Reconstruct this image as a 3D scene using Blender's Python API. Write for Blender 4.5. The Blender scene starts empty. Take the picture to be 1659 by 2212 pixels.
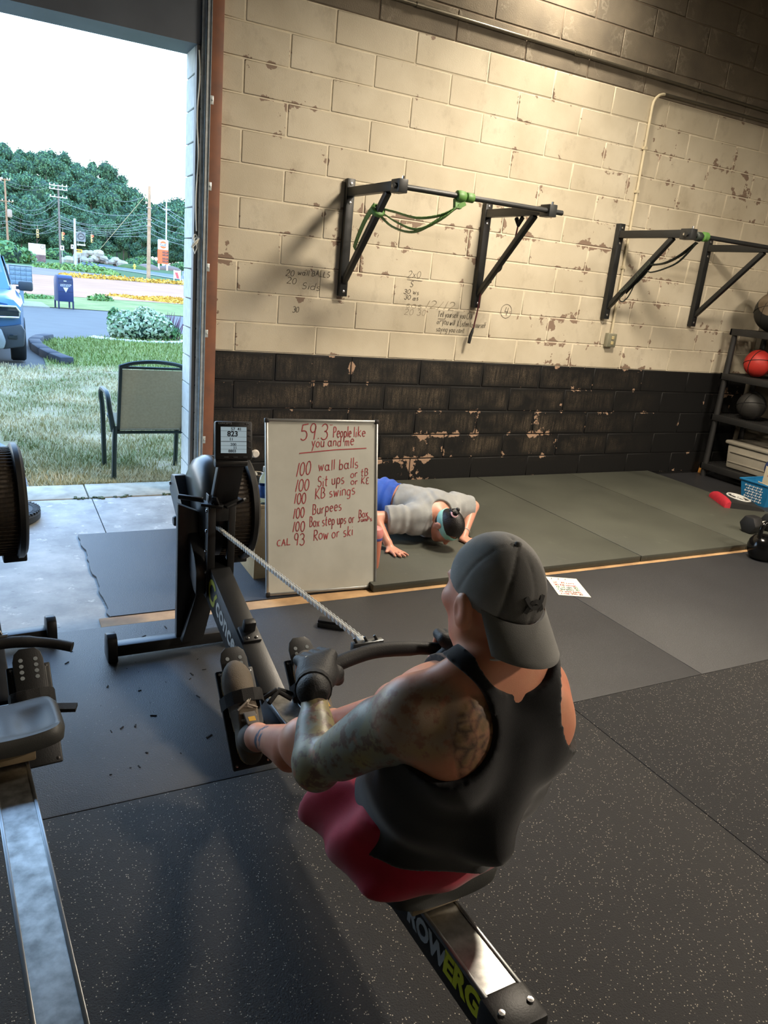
import bpy, bmesh, math, random
import numpy as np
from mathutils import Vector, Matrix
random.seed(7); np.random.seed(7)
SC = bpy.context.scene
COL = SC.collection

# ------------------------------------------------------------------ camera
cam_d = bpy.data.cameras.new('camera')
cam = bpy.data.objects.new('camera', cam_d); COL.objects.link(cam)
cam_d.sensor_fit = 'VERTICAL'; cam_d.sensor_height = 24.0
cam_d.lens = 1608.515 * 24.0 / 2212.0
cam_d.clip_start = 0.02; cam_d.clip_end = 2000
CR = ((0.8879977, -0.4500036, 0.0946409), (-0.0535819, -0.3056624, -0.9506311), (0.4567156, 0.8390872, -0.2955396))
cam.matrix_world = Matrix(((CR[0][0], -CR[1][0], -CR[2][0], -1.8248), (CR[0][1], -CR[1][1], -CR[2][1], -5.2263),
                           (CR[0][2], -CR[1][2], -CR[2][2], 1.6035), (0, 0, 0, 1)))
SC.camera = cam

# ------------------------------------------------------------------ sky
world = bpy.data.worlds.new('sky'); SC.world = world; world.use_nodes = True
wn = world.node_tree.nodes; wl = world.node_tree.links
bg = wn['Background']
tc = wn.new('ShaderNodeTexCoord'); sp = wn.new('ShaderNodeSeparateXYZ'); rp = wn.new('ShaderNodeValToRGB')
wl.new(tc.outputs['Generated'], sp.inputs[0]); wl.new(sp.outputs['Z'], rp.inputs[0])
rp.color_ramp.elements[0].position = 0.0; rp.color_ramp.elements[0].color = (0.86, 0.94, 1.0, 1)
rp.color_ramp.elements[1].position = 0.6; rp.color_ramp.elements[1].color = (0.30, 0.55, 1.0, 1)
e = rp.color_ramp.elements.new(0.22); e.color = (0.56, 0.78, 1.0, 1)
wl.new(rp.outputs[0], bg.inputs['Color']); bg.inputs['Strength'].default_value = 6.8

# ------------------------------------------------------------------ sun (low, behind the building)
def lamp(name, kind, loc, energy, color, **kw):
    d = bpy.data.lights.new(name, kind); d.energy = energy; d.color = color
    for k, v in kw.items(): setattr(d, k, v)
    o = bpy.data.objects.new(name, d); COL.objects.link(o); o.location = loc
    return o
sun = lamp('sun', 'SUN', (0, -60, 20), 1.5, (1.0, 0.74, 0.44), angle=math.radians(0.6))
sun.rotation_euler = Vector((0.12, 1.0, -0.14)).to_track_quat('-Z', 'Y').to_euler()
# ------------------------------------------------------------------ view
SC.view_settings.view_transform = 'Standard'; SC.view_settings.look = 'None'
SC.view_settings.gamma = 1.0; SC.view_settings.use_curve_mapping = False
SC.view_settings.exposure = 0.0
try: SC.cycles.max_bounces = 8; SC.cycles.diffuse_bounces = 4; SC.cycles.glossy_bounces = 3; SC.cycles.transparent_max_bounces = 6
except Exception: pass

# ================================================================== helpers
def lin(c):
    return tuple(((x/255.0)/12.92 if x/255.0 <= 0.04045 else ((x/255.0+0.055)/1.055)**2.4) for x in c[:3])
class NT:
    def __init__(s, m): s.t = m.node_tree; s.n = s.t.nodes; s.l = s.t.links; s.b = s.n['Principled BSDF']
    def add(s, typ, **kw):
        n = s.n.new('ShaderNode' + typ)
        for k, v in kw.items(): setattr(n, k, v)
        return n
    def val(s, x, sock):
        if hasattr(x, 'is_output'): s.l.new(x, sock)
        else: sock.default_value = x
    def math(s, op, a, b=0.0, c=None, clamp=False):
        n = s.add('Math', operation=op, use_clamp=clamp); s.val(a, n.inputs[0]); s.val(b, n.inputs[1])
        if c is not None: s.val(c, n.inputs[2])
        return n.outputs[0]
    def mix(s, f, a, b):
        n = s.add('Mix', data_type='RGBA'); s.val(f, n.inputs[0])
        for x, i in ((a, 6), (b, 7)):
            if isinstance(x, tuple): n.inputs[i].default_value = (*x[:3], 1)
            else: s.l.new(x, n.inputs[i])
        return n.outputs[2]
    def pos(s): return s.add('NewGeometry').outputs['Position']
    def obj(s): return s.add('TexCoord').outputs['Object']
    def scale(s, v, xyz):
        n = s.add('Vector' + 'Math', operation='MULTIPLY'); s.l.new(v, n.inputs[0]); n.inputs[1].default_value = xyz
        return n.outputs[0]
    def noise(s, v, sc, det=3.0, rough=0.55, out='Fac'):
        n = s.add('TexNoise'); s.l.new(v, n.inputs['Vector']); n.inputs['Scale'].default_value = sc
        n.inputs['Detail'].default_value = det; n.inputs['Roughness'].default_value = rough
        return n.outputs[out]
    def voro(s, v, sc, feat='F1', out='Distance'):
        n = s.add('TexVoronoi', feature=feat); s.l.new(v, n.inputs['Vector']); n.inputs['Scale'].default_value = sc
        return n.outputs[out]
    def ramp(s, f, a, b):
        n = s.add('MapRange'); n.clamp = True; s.val(f, n.inputs[0]); n.inputs[1].default_value = a; n.inputs[2].default_value = b
        return n.outputs[0]
    def sep(s, v):
        n = s.add('SeparateXYZ'); s.l.new(v, n.inputs[0]); return n.outputs
    def color(s, x):
        if isinstance(x, tuple): s.b.inputs['Base Color'].default_value = (*x[:3], 1)
        else: s.l.new(x, s.b.inputs['Base Color'])
    def bump(s, h, strength=0.3, dist=0.01):
        n = s.add('Bump'); n.inputs['Strength'].default_value = strength; n.inputs['Distance'].default_value = dist
        s.l.new(h, n.inputs['Height']); s.l.new(n.outputs[0], s.b.inputs['Normal'])
MATS = {}
def newmat(name, rough=0.5, metal=0.0, spec=0.5):
    m = bpy.data.materials.new(name); m.use_nodes = True; t = NT(m)
    t.b.inputs['Roughness'].default_value = rough; t.b.inputs['Metallic'].default_value = metal
    t.b.inputs['Specular IOR Level'].default_value = spec
    MATS[name] = m
    return m, t
def mat(name, rgb, rough=0.5, metal=0.0, spec=0.5, var=0.12, vs=8.0, bump=0.0, bs=200.0, tint=None, emit=0.0):
    """procedural material: base colour with a mottled second tone, fine relief"""
    if name in MATS: return MATS[name]
    m, t = newmat(name, rough, metal, spec)
    c = lin(rgb); c2 = lin(tint) if tint else tuple(x*(1-var*1.6) for x in c)
    v = t.obj(); f = t.noise(v, vs, 4.0)
    t.color(t.mix(t.ramp(f, 0.35, 0.68), c, c2))
    if bump: t.bump(t.noise(v, bs, 2.0), bump, 0.004)
    if emit:
        t.b.inputs['Emission Color'].default_value = (*c, 1); t.b.inputs['Emission Strength'].default_value = emit
    return m
TINY = {'adjustment_hole','bolt','grip_rib','button','slot','screen_lines','hole_pattern','glove_stripes','laces','seam'}
def fin(o, name, mt, parent, kind, label, smooth):
    o.name = name
    if mt: o.data.materials.append(mt)
    if parent: o.parent = parent
    if name in TINY: kind = kind or 'stuff'
    if kind: o['kind'] = kind
    if label: o['label'] = label
    COL.objects.link(o); return o
WL = {}
class MB:
    def __init__(s): s.v = []; s.f = []
    def add(s, vs, fs):
        n = len(s.v); s.v += [tuple(x) for x in vs]; s.f += [tuple(i+n for i in f) for f in fs]; return s
    def hexa(s, c):
        return s.add(c, [(0,3,2,1),(4,5,6,7),(0,1,5,4),(1,2,6,5),(2,3,7,6),(3,0,4,7)])
    def box(s, lo, hi):
        a, b, c = lo; d, e, f = hi
        return s.hexa([(a,b,c),(d,b,c),(d,e,c),(a,e,c),(a,b,f),(d,b,f),(d,e,f),(a,e,f)])
    def cbox(s, c, sz, rot=None):
        R = rot or Matrix.Identity(3); c = Vector(c)
        pts = [c + R @ Vector((x*sz[0]/2, y*sz[1]/2, z*sz[2]/2)) for z in (-1,1) for x, y in ((-1,-1),(1,-1),(1,1),(-1,1))]
        return s.hexa(pts)
    def beam(s, p0, p1, w, h, up=(0,0,1), w1=None, h1=None):
        p0, p1 = Vector(p0), Vector(p1); d = (p1-p0).normalized(); x = d.cross(Vector(up)).normalized(); y = x.cross(d)
        w1 = w if w1 is None else w1; h1 = h if h1 is None else h1
        q = []
        for p, a, b in ((p0, w, h), (p1, w1, h1)):
            q += [p - x*a/2 - y*b/2, p + x*a/2 - y*b/2, p + x*a/2 + y*b/2, p - x*a/2 + y*b/2]
        return s.hexa(q)
    def tube(s, pts, r, seg=8, closed=False, caps=True):
        P = [Vector(p) for p in pts]; n = len(P); rr = r if hasattr(r, '__len__') else [r]*n
        T = []
        for i in range(n):
            a = P[(i-1) % n] if (closed or i > 0) else P[i]; b = P[(i+1) % n] if (closed or i < n-1) else P[i]
            T.append((b-a).normalized())
        u = T[0].orthogonal().normalized(); vs = []
        for i in range(n):
            u = (u - T[i]*u.dot(T[i])); u = u.normalized() if u.length > 1e-6 else T[i].orthogonal().normalized()
            w = T[i].cross(u)
            for k in range(seg):
                a = 2*math.pi*k/seg; vs.append(P[i] + (u*math.cos(a) + w*math.sin(a))*rr[i])
        fs = []
        for i in range(n if closed else n-1):
            for k in range(seg):
                a = i*seg+k; b = i*seg+(k+1) % seg; j = (i+1) % n
                fs.append((a, b, j*seg+(k+1) % seg, j*seg+k))
        if caps and not closed:
            fs.append(tuple(range(seg-1, -1, -1))); fs.append(tuple((n-1)*seg+k for k in range(seg)))
        return s.add(vs, fs)
    def lathe(s, prof, c, axis=(0,0,1), seg=24, arc=1.0):
        ax = Vector(axis).normalized(); u = ax.orthogonal().normalized(); w = ax.cross(u); c = Vector(c)
        vs = []; fs = []; m = len(prof)
        for k in range(seg):
            a = 2*math.pi*k/seg
            for r, z in prof: vs.append(c + ax*z + (u*math.cos(a)+w*math.sin(a))*max(r, 1e-5))
        for k in range(seg):
            for i in range(m-1):
                a = k*m+i; b = ((k+1) % seg)*m+i; fs.append((a, b, b+1, a+1))
        return s.add(vs, fs)
    def sphere(s, c, r, seg=16, rings=10, rot=None):
        r = r if hasattr(r, '__len__') else (r, r, r); R = rot or Matrix.Identity(3); c = Vector(c)
        vs = [c + R @ Vector((0,0,r[2]))]; fs = []
        for i in range(1, rings):
            t = math.pi*i/rings
            for k in range(seg):
                a = 2*math.pi*k/seg; vs.append(c + R @ Vector((r[0]*math.sin(t)*math.cos(a), r[1]*math.sin(t)*math.sin(a), r[2]*math.cos(t))))
        vs.append(c + R @ Vector((0,0,-r[2])))
        for k in range(seg): fs.append((0, 1+k, 1+(k+1) % seg)); fs.append((len(vs)-1, len(vs)-1-seg+(k+1) % seg, len(vs)-1-seg+k))
        for i in range(rings-2):
            for k in range(seg):
                a = 1+i*seg+k; b = 1+i*seg+(k+1) % seg; fs.append((a, a+seg, b+seg, b))
        return s.add(vs, fs)
    def prism(s, poly, o, ux, uy, dep):
        o, ux, uy, dep = Vector(o), Vector(ux), Vector(uy), Vector(dep)
        n = len(poly); a = [o + ux*p[0] + uy*p[1] for p in poly]
        return s.add(a + [p+dep for p in a], [tuple(range(n-1,-1,-1)), tuple(range(n, 2*n))] + [(i, (i+1) % n, n+(i+1) % n, n+i) for i in range(n)])
    def strip(s, pts, w, nrm):           # flat pen stroke
        P = [Vector(p) for p in pts]; nrm = Vector(nrm); vs = []; n = len(P)
        if n < 2: return s
        sharp = any((P[i]-P[i-1]).angle(P[i+1]-P[i], 0) > .9 for i in range(1, n-1) if (P[i]-P[i-1]).length > 1e-7 and (P[i+1]-P[i]).length > 1e-7)
        if sharp:
            for i in range(n-1):
                d = P[i+1]-P[i]
                if d.length < 1e-7: continue
                d.normalize(); x = d.cross(nrm).normalized()*w/2; e = d*w*.35
                s.add([P[i]-e-x, P[i]-e+x, P[i+1]+e+x, P[i+1]+e-x], [(0,1,2,3)])
            return s
        for i in range(n):
            d = (P[min(i+1, n-1)] - P[max(i-1, 0)]); d = d.normalized() if d.length > 1e-9 else Vector((1,0,0))
            x = d.cross(nrm).normalized()*w/2; vs += [P[i]-x, P[i]+x]
        return s.add(vs, [(2*i, 2*i+1, 2*i+3, 2*i+2) for i in range(n-1)])
    def build(s, name, mt, parent=None, smooth=False, bevel=0.0, seg=2, kind=None, label=None, local=False, auto=40):
        L = Vector((0,0,0))
        if parent is not None and not local: L = WL.get(parent.name, Vector((0,0,0)))
        me = bpy.data.meshes.new(name); me.from_pydata([(x[0]-L.x, x[1]-L.y, x[2]-L.z) for x in s.v], [], s.f); me.update()
        bm = bmesh.new(); bm.from_mesh(me)
        bmesh.ops.recalc_face_normals(bm, faces=bm.faces)
        if bevel:
            ed = [e for e in bm.edges if len(e.link_faces) == 2 and e.calc_face_angle(0) > 0.6]
            bmesh.ops.bevel(bm, geom=ed, offset=bevel, segments=seg, affect='EDGES', profile=0.5, clamp_overlap=True)
        if smooth or bevel:
            for f in bm.faces: f.smooth = True
            th = math.radians(auto)
            for e in bm.edges:
                if len(e.link_faces) == 2 and e.calc_face_angle(0) > th: e.smooth = False
        bm.to_mesh(me); bm.free()
        o = bpy.data.objects.new(name, me); fin(o, name, mt, parent, kind, label, smooth)
        if parent is not None: WL[o.name] = L
        return o
def tag(o, label, cat, group=None, kind=None):
    o['label'] = label; o['category'] = cat
    if group: o['group'] = group
    if kind: o['kind'] = kind
    return o
def thing(name, loc, label, cat, group=None, rz=0.0):
    o = bpy.data.objects.new(name, None); COL.objects.link(o); o.location = loc; o.rotation_euler = (0, 0, rz)
    o.empty_display_size = 0.1
    WL[o.name] = Vector(loc)
    return tag(o, label, cat, group)
def struct(o): o['kind'] = 'structure'; return o
def copy_thing(o, loc, label=None, rz=0.0, scale=None):
    c = o.copy(); COL.objects.link(c); c.location = loc; c.rotation_euler = (0,0,rz)
    if scale: c.scale = scale
    if label: c['label'] = label
    for ch in o.children:
        d = ch.copy(); COL.objects.link(d); d.parent = c
        for g in ch.children:
            e = g.copy(); COL.objects.link(e); e.parent = d
    return c
def text_mesh(name, txt, size, M, mt, parent=None, bold=0.0, shear=0.0, ext=0.0006, align='LEFT', wscale=1.0, label=None):
    """lettering: flat type turned into a mesh; M maps the type plane (x right, y up, z out) into the world"""
    cu = bpy.data.curves.new('t', 'FONT'); cu.body = txt; cu.size = size; cu.shear = shear; cu.extrude = ext
    cu.offset = bold; cu.align_x = align; cu.resolution_u = 3
    to = bpy.data.objects.new('t', cu); COL.objects.link(to)
    dg = bpy.context.evaluated_depsgraph_get(); dg.update()
    me = bpy.data.meshes.new_from_object(to.evaluated_get(dg)); bpy.data.objects.remove(to); bpy.data.curves.remove(cu)
    if wscale != 1.0: me.transform(Matrix.Diagonal((wscale, 1, 1, 1)))
    me.transform(M)
    if parent is not None:
        L = WL.get(parent.name, Vector((0,0,0))); me.transform(Matrix.Translation(-L))
    o = bpy.data.objects.new(name, me); fin(o, name, mt, parent, None, label, False)
    if parent is not None: WL[o.name] = WL.get(parent.name, Vector((0,0,0)))
    return o
def frame(o, x, y):
    x = Vector(x).normalized(); y = Vector(y); y = (y - x*y.dot(x)).normalized(); z = x.cross(y); o = Vector(o)
    return Matrix(((x.x,y.x,z.x,o.x),(x.y,y.y,z.y,o.y),(x.z,y.z,z.z,o.z),(0,0,0,1)))
# ---- pen strokes (each glyph: list of strokes; x 0..~.7, y 0 baseline, 1 cap height, .6 x-height)
def arc(cx, cy, rx, ry, a0, a1, n=9):
    return [(cx+rx*math.cos(math.radians(a0+(a1-a0)*i/n)), cy+ry*math.sin(math.radians(a0+(a1-a0)*i/n))) for i in range(n+1)]
G = {
 '0': [arc(.3,.5,.28,.5,80,440,14)], '1': [[(.3,1),(.12,0)]], '2': [arc(.3,.72,.25,.27,160,-30)+[(.05,0),(.6,0)]],
 '3': [arc(.28,.74,.25,.24,150,-80)+arc(.28,.26,.28,.27,85,-150)], '4': [[(.15,1),(.08,.45),(.55,.45)],[(.5,.95),(.42,0)]],
 '5': [[(.6,1),(.15,.97),(.1,.58)]+arc(.28,.3,.28,.3,95,-140)], '9': [arc(.28,.7,.22,.28,20,380,12)+[(.48,.7),(.4,0)]],
 '8': [arc(.3,.75,.2,.25,-90,270,12)+arc(.3,.26,.26,.26,90,-270,12)],
 '.': [[(.1,0),(.14,.04)]], '"': [[(.1,1.05),(.08,.9)],[(.25,1.05),(.22,.9)]], '|': [[(.1,1),(.1,0)]], '-': [[(0,.4),(.4,.4)]], '/': [[(.4,1),(0,0)]],
 'a': [arc(.25,.28,.23,.28,40,330,10)+[(.48,.55),(.46,.1),(.58,0)]], 'b': [[(.1,1),(.08,0)]+arc(.28,.28,.22,.28,220,-120,10)],
 'c': [arc(.28,.28,.24,.28,50,310,8)], 'd': [arc(.24,.28,.22,.28,40,340,10),[(.5,1),(.46,0)]], 'e': [[(.06,.3),(.48,.36)]+arc(.27,.3,.22,.3,10,310,9)],
 'f': [arc(.35,.82,.17,.18,60,180,5)+[(.17,0)],[(.02,.5),(.38,.52)]], 'g': [arc(.25,.3,.22,.28,40,340,10),[(.47,.56),(.45,-.15)]+arc(.25,-.15,.2,.18,0,-150,6)],
 'i': [[(.1,.55),(.1,0)],[(.1,.78),(.12,.82)]], 'k': [[(.1,1),(.08,0)],[(.42,.6),(.1,.28),(.45,0)]], 'l': [[(.1,1),(.1,0)]],
 'm': [[(.05,.55),(.05,0)],[(.05,.4)]+arc(.2,.4,.14,.16,170,0,5)+[(.34,0)],[(.34,.4)]+arc(.48,.4,.14,.16,170,0,5)+[(.64,0)]],
 'n': [[(.05,.55),(.05,0)],[(.05,.38)]+arc(.25,.38,.2,.18,170,0,6)+[(.46,0)]], 'o': [arc(.26,.28,.24,.28,80,440,12)],
 'p': [[(.1,.55),(.04,-.4)]+[(.08,.2)]+arc(.28,.28,.22,.27,180,-150,10)], 'r': [[(.06,.55),(.06,0)],[(.07,.35)]+arc(.26,.36,.18,.2,170,50,5)],
 's': [arc(.24,.44,.17,.14,50,260,7)+arc(.22,.15,.19,.15,90,-140,7)], 't': [[(.2,.9),(.17,.05),(.3,0)],[(.0,.58),(.4,.6)]],
 'u': [[(.05,.55),(.06,.15)]+arc(.24,.16,.19,.16,180,350,6)+[(.44,.55),(.46,0)]], 'w': [[(.02,.55),(.15,0),(.3,.45),(.44,0),(.6,.55)]],
 'x': [[(.03,.55),(.45,0)],[(.45,.58),(.02,0)]], 'y': [[(.05,.55),(.22,.1)],[(.46,.58),(.1,-.4)]],
 'A': [[(.02,0),(.28,1),(.52,0)],[(.1,.4),(.45,.42)]], 'B': [[(.08,1),(.06,0)],[(.06,1)]+arc(.25,.75,.22,.24,85,-80,6)+arc(.25,.26,.28,.26,85,-95,7)+[(.06,0)]],
 'C': [arc(.32,.5,.3,.5,55,305,9)], 'E': [arc(.3,.74,.22,.24,60,250,6)+arc(.3,.25,.26,.25,110,310,6)], 'J': [[(.1,1),(.55,1)],[(.36,1),(.36,.2)]+arc(.2,.2,.17,.2,0,-150,5)],
 'K': [[(.08,1),(.06,0)],[(.52,1),(.08,.45),(.55,0)]], 'L': [[(.1,1),(.08,0),(.5,0)]], 'N': [[(.05,0),(.08,1),(.48,0),(.52,1)]],
 'P': [[(.08,1),(.06,0)],[(.06,.98)]+arc(.28,.74,.25,.25,90,-95,7)+[(.07,.46)]], 'R': [[(.08,1),(.06,0)],[(.06,.98)]+arc(.26,.75,.24,.24,90,-95,7)+[(.08,.5),(.55,0)]],
 'S': [arc(.28,.74,.2,.24,40,260,7)+arc(.26,.26,.24,.26,85,-150,7)], 'T': [[(0,1),(.6,1)],[(.3,1),(.28,0)]], 'X': [[(.03,1),(.5,0)],[(.5,1),(.02,0)]],
 '_': [[(0,0),(.6,0)]],
}
def pen(mb, txt, o, ux, uy, h, w=0.004, width=None, slant=0.12, jit=0.03, rng=random.Random(3)):
    """handwriting: pen strokes laid on a plane from origin o, along ux / uy (unit vectors)"""
    o, ux, uy = Vector(o), Vector(ux), Vector(uy); nrm = ux.cross(uy); x = 0.0; glyphs = []
    for ch in txt:
        if ch == ' ': x += .4; continue
        g = G.get(ch)
        if not g: x += .3; continue
        glyphs.append((x, g)); x += max(p[0] for st in g for p in st) + .18
    sx = (width/(x*h)) if width else 1.0
    for gx, g in glyphs:
        dy = rng.uniform(-jit, jit); sc = rng.uniform(.94, 1.06)
        for st in g:
            mb.strip([o + ux*((gx+p[0]*sc+slant*p[1])*h*sx) + uy*((p[1]*sc+dy)*h) for p in st], w, nrm)
    return mb
# ---- implicit bodies: smooth unions of tapered limbs and ellipsoids, meshed on a grid
class Field:
    def __init__(s, lo, hi, h):
        s.lo = np.array(lo, np.float32); s.h = h
        s.n = np.ceil((np.array(hi)-np.array(lo))/h).astype(int)+1
        s.d = np.full(s.n, 0.5, np.float32)
    def win(s, lo, hi, pad):
        a = np.clip(np.floor((np.array(lo)-pad-s.lo)/s.h).astype(int), 0, s.n); b = np.clip(np.ceil((np.array(hi)+pad-s.lo)/s.h).astype(int)+1, 0, s.n)
        sl = tuple(slice(a[i], b[i]) for i in range(3))
        ax = [s.lo[i]+np.arange(a[i], b[i], dtype=np.float32)*s.h for i in range(3)]
        return sl, ax[0][:, None, None], ax[1][None, :, None], ax[2][None, None, :]
    def put(s, sl, d, k, sub=False):
        D = s.d[sl]
        if sub: d = -d; h = np.clip(.5-.5*(D-d)/k, 0, 1); s.d[sl] = D*(1-h)+d*h+k*h*(1-h); return
        h = np.clip(.5+.5*(D-d)/k, 0, 1); s.d[sl] = D*(1-h)+d*h-k*h*(1-h)
    def cone(s, a, b, ra, rb, k=.02, sub=False):
        a = np.array(a, float); b = np.array(b, float); r = max(ra, rb)
        sl, X, Y, Z = s.win(np.minimum(a, b)-r, np.maximum(a, b)+r, 2*k+.02)
        if 0 in s.d[sl].shape: return s
        ab = b-a; L = max(float(ab@ab), 1e-9)
        t = np.clip(((X-a[0])*ab[0]+(Y-a[1])*ab[1]+(Z-a[2])*ab[2])/L, 0, 1)
        d = np.sqrt((X-a[0]-t*ab[0])**2+(Y-a[1]-t*ab[1])**2+(Z-a[2]-t*ab[2])**2)-(ra+(rb-ra)*t)
        s.put(sl, d, k, sub); return s
    def chain(s, pts, rs, k=.02):
        for i in range(len(pts)-1): s.cone(pts[i], pts[i+1], rs[i], rs[i+1], k)
        return s
    def ell(s, c, r, k=.02, R=None, sub=False):
        c = np.array(c, float); r = np.array(r, float); m = r.max()
        sl, X, Y, Z = s.win(c-m, c+m, 2*k+.02)
        if 0 in s.d[sl].shape: return s
        x, y, z = X-c[0], Y-c[1], Z-c[2]
        if R is not None:
            R = np.array(R)     # columns = local axes
            x, y, z = (x*R[0][0]+y*R[1][0]+z*R[2][0], x*R[0][1]+y*R[1][1]+z*R[2][1], x*R[0][2]+y*R[1][2]+z*R[2][2])
        k0 = np.sqrt((x/r[0])**2+(y/r[1])**2+(z/r[2])**2); k1 = np.sqrt((x/r[0]**2)**2+(y/r[1]**2)**2+(z/r[2]**2)**2)
        s.put(sl, k0*(k0-1)/np.maximum(k1, 1e-6), k, sub); return s
    def grid(s):
        return [s.lo[i]+np.arange(s.n[i], dtype=np.float32)*s.h for i in range(3)]
    def XYZ(s):
        g = s.grid(); return g[0][:, None, None], g[1][None, :, None], g[2][None, None, :]
    def copy(s):
        c = object.__new__(Field); c.lo = s.lo; c.h = s.h; c.n = s.n; c.d = s.d.copy(); return c
    def mesh(s, smooth=1):
        d = s.d.copy(); d[0] = d[-1] = .5; d[:, 0] = d[:, -1] = .5; d[:, :, 0] = d[:, :, -1] = .5
        I = d < 0
        c = [I[i:I.shape[0]-1+i, j:I.shape[1]-1+j, k:I.shape[2]-1+k] for i in (0,1) for j in (0,1) for k in (0,1)]
        cnt = sum(x.astype(np.int8) for x in c); act = (cnt > 0) & (cnt < 8)
        ijk = np.argwhere(act); N = len(ijk)
        idx = np.full(act.shape, -1, np.int32); idx[act] = np.arange(N)
        offs = np.array([(i, j, k) for i in (0,1) for j in (0,1) for k in (0,1)])
        val = np.stack([d[tuple((ijk+o).T)] for o in offs], 1)
        P = np.zeros((N, 3)); W = np.zeros(N)
        for a in range(8):
            for b in range(a+1, 8):
                if np.abs(offs[a]-offs[b]).sum() != 1: continue
                m = (val[:, a] < 0) != (val[:, b] < 0); t = val[m, a]/(val[m, a]-val[m, b])
                P[m] += offs[a]+t[:, None]*(offs[b]-offs[a]); W[m] += 1
        V = (ijk+P/W[:, None])*s.h+s.lo
        F = []
        for ax in range(3):
            A = I.take(range(I.shape[ax]-1), ax); B = I.take(range(1, I.shape[ax]), ax)
            e = np.argwhere(A != B); u, v = [(1,2),(2,0),(0,1)][ax]
            e = e[(e[:, u] > 0) & (e[:, v] > 0)]
            inside = I[tuple(e.T)]
            q = []
            for du, dv in ((1,1),(0,1),(0,0),(1,0)):
                f = e.copy(); f[:, u] -= du; f[:, v] -= dv; q.append(idx[tuple(np.minimum(f, np.array(idx.shape)-1).T)])
            q = np.stack(q, 1); q[~inside] = q[~inside][:, ::-1]
            F.append(q[(q >= 0).all(1)])
        F = np.concatenate(F)
        for _ in range(smooth):
            S = np.zeros_like(V); n = np.zeros(N)
            for a, b in ((0,1),(1,2),(2,3),(3,0)):
                np.add.at(S, F[:, a], V[F[:, b]]); np.add.at(n, F[:, a], 1); np.add.at(S, F[:, b], V[F[:, a]]); np.add.at(n, F[:, b], 1)
            V = .5*V+.5*S/np.maximum(n, 1)[:, None]
        return V, F
def mesh_np(name, V, F, mt, parent=None, attrs=None, label=None):
    L = np.array(WL.get(parent.name, (0,0,0))) if parent is not None else np.zeros(3)
    me = bpy.data.meshes.new(name); me.vertices.add(len(V)); me.loops.add(F.size); me.polygons.add(len(F))
    me.vertices.foreach_set('co', (V-L).astype(np.float32).ravel()); me.loops.foreach_set('vertex_index', F.astype(np.int32).ravel())
    me.polygons.foreach_set('loop_start', np.arange(0, F.size, F.shape[1], dtype=np.int32))
    me.polygons.foreach_set('use_smooth', np.ones(len(F), bool))
    me.update(calc_edges=True); me.validate()
    for k, v in (attrs or {}).items():
        a = me.attributes.new(k, 'FLOAT', 'POINT'); a.data.foreach_set('value', v.astype(np.float32))
    o = bpy.data.objects.new(name, me); fin(o, name, mt, parent, None, label, True)
    if parent is not None: WL[o.name] = Vector(L)
    return o
def wob(X, Y, Z, f, seed=0):
    r = np.random.RandomState(seed); out = 0
    for i in range(5):
        k = r.normal(size=3); k = k/np.linalg.norm(k)*f*r.uniform(.6, 1.5); out = out+np.sin(k[0]*X+k[1]*Y+k[2]*Z+r.uniform(0, 6.28))
    return out/5
def sstep(a, b, x):
    t = np.clip((x-a)/(b-a), 0, 1); return t*t*(3-2*t)

# ================================================================== the room
ZB = 1.03; CH = 0.2032; CL = 0.6096
XL, XR = -0.45, 5.15            # painted block wall: from the door jamb to the right-hand wall
def paint_mat(name, base, base2, chip, chip_amt, low=False, dark=False):
    m, t = newmat(name, 0.6 if not dark else 0.62, 0, 0.35)
    p = t.pos(); g = t.sep(t.add('TexCoord').outputs['Generated']); ps = t.sep(p)
    ex = t.math('MULTIPLY', t.math('MINIMUM', g[0], t.math('SUBTRACT', 1.0, g[0])), 0.6)
    ez = t.math('MULTIPLY', t.math('MINIMUM', g[2], t.math('SUBTRACT', 1.0, g[2])), 0.2)
    edge = t.ramp(t.math('MINIMUM', ex, ez), 0.045, 0.0)
    n = t.noise(p, 9.0, 5.0, 0.62); dens = t.noise(p, 1.3, 1.0)
    th = t.math('ADD', n, t.math('MULTIPLY', edge, 0.13))
    th = t.math('ADD', th, t.math('MULTIPLY', t.math('SUBTRACT', dens, 0.5), 0.62))
    th = t.math('ADD', th, t.math('MULTIPLY', t.ramp(ps[2], 3.0, 1.2), chip_amt))
    chipm = t.ramp(th, 0.735, 0.755)
    if dark:
        st = t.noise(t.scale(p, (46, 46, 5)), 1.0, 5.0, 0.75); fl = t.noise(p, 150.0, 3.0)
        inner = t.math('MULTIPLY', t.ramp(t.math('MINIMUM', ex, ez), 0.004, 0.045), t.math('MULTIPLY', t.ramp(ps[0], 4.0, 2.7), t.ramp(ps[2], 0.16, 0.30)))
        big = t.ramp(t.noise(p, 3.4, 4.0), .38, .66)
        k = t.math('MULTIPLY', t.math('MULTIPLY', t.ramp(st, 0.36, 0.70), t.ramp(fl, 0.34, 0.60)), t.math('MULTIPLY', inner, big))
        c = t.mix(k, base, base2)
    else:
        c = t.mix(t.ramp(t.noise(p, 2.2, 4.0), 0.3, 0.75), base, base2)
        c = t.mix(t.math('MULTIPLY', t.ramp(t.noise(t.scale(p, (1, 1, .7)), 5.5, 6.0, .68), .55, .74), .5), c, lin((140,128,110)))
        rnd = t.add('ObjectInfo').outputs['Random']
        c = t.mix(t.math('MULTIPLY', rnd, 0.35), c, base2)
    c = t.mix(chipm, c, chip)
    t.color(c)
    hb = t.math('ADD', t.math('MULTIPLY', t.noise(p, 130.0, 3.0), 0.6), t.math('MULTIPLY', chipm, -0.9))
    t.bump(hb, 0.35, 0.004)
    return m
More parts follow.
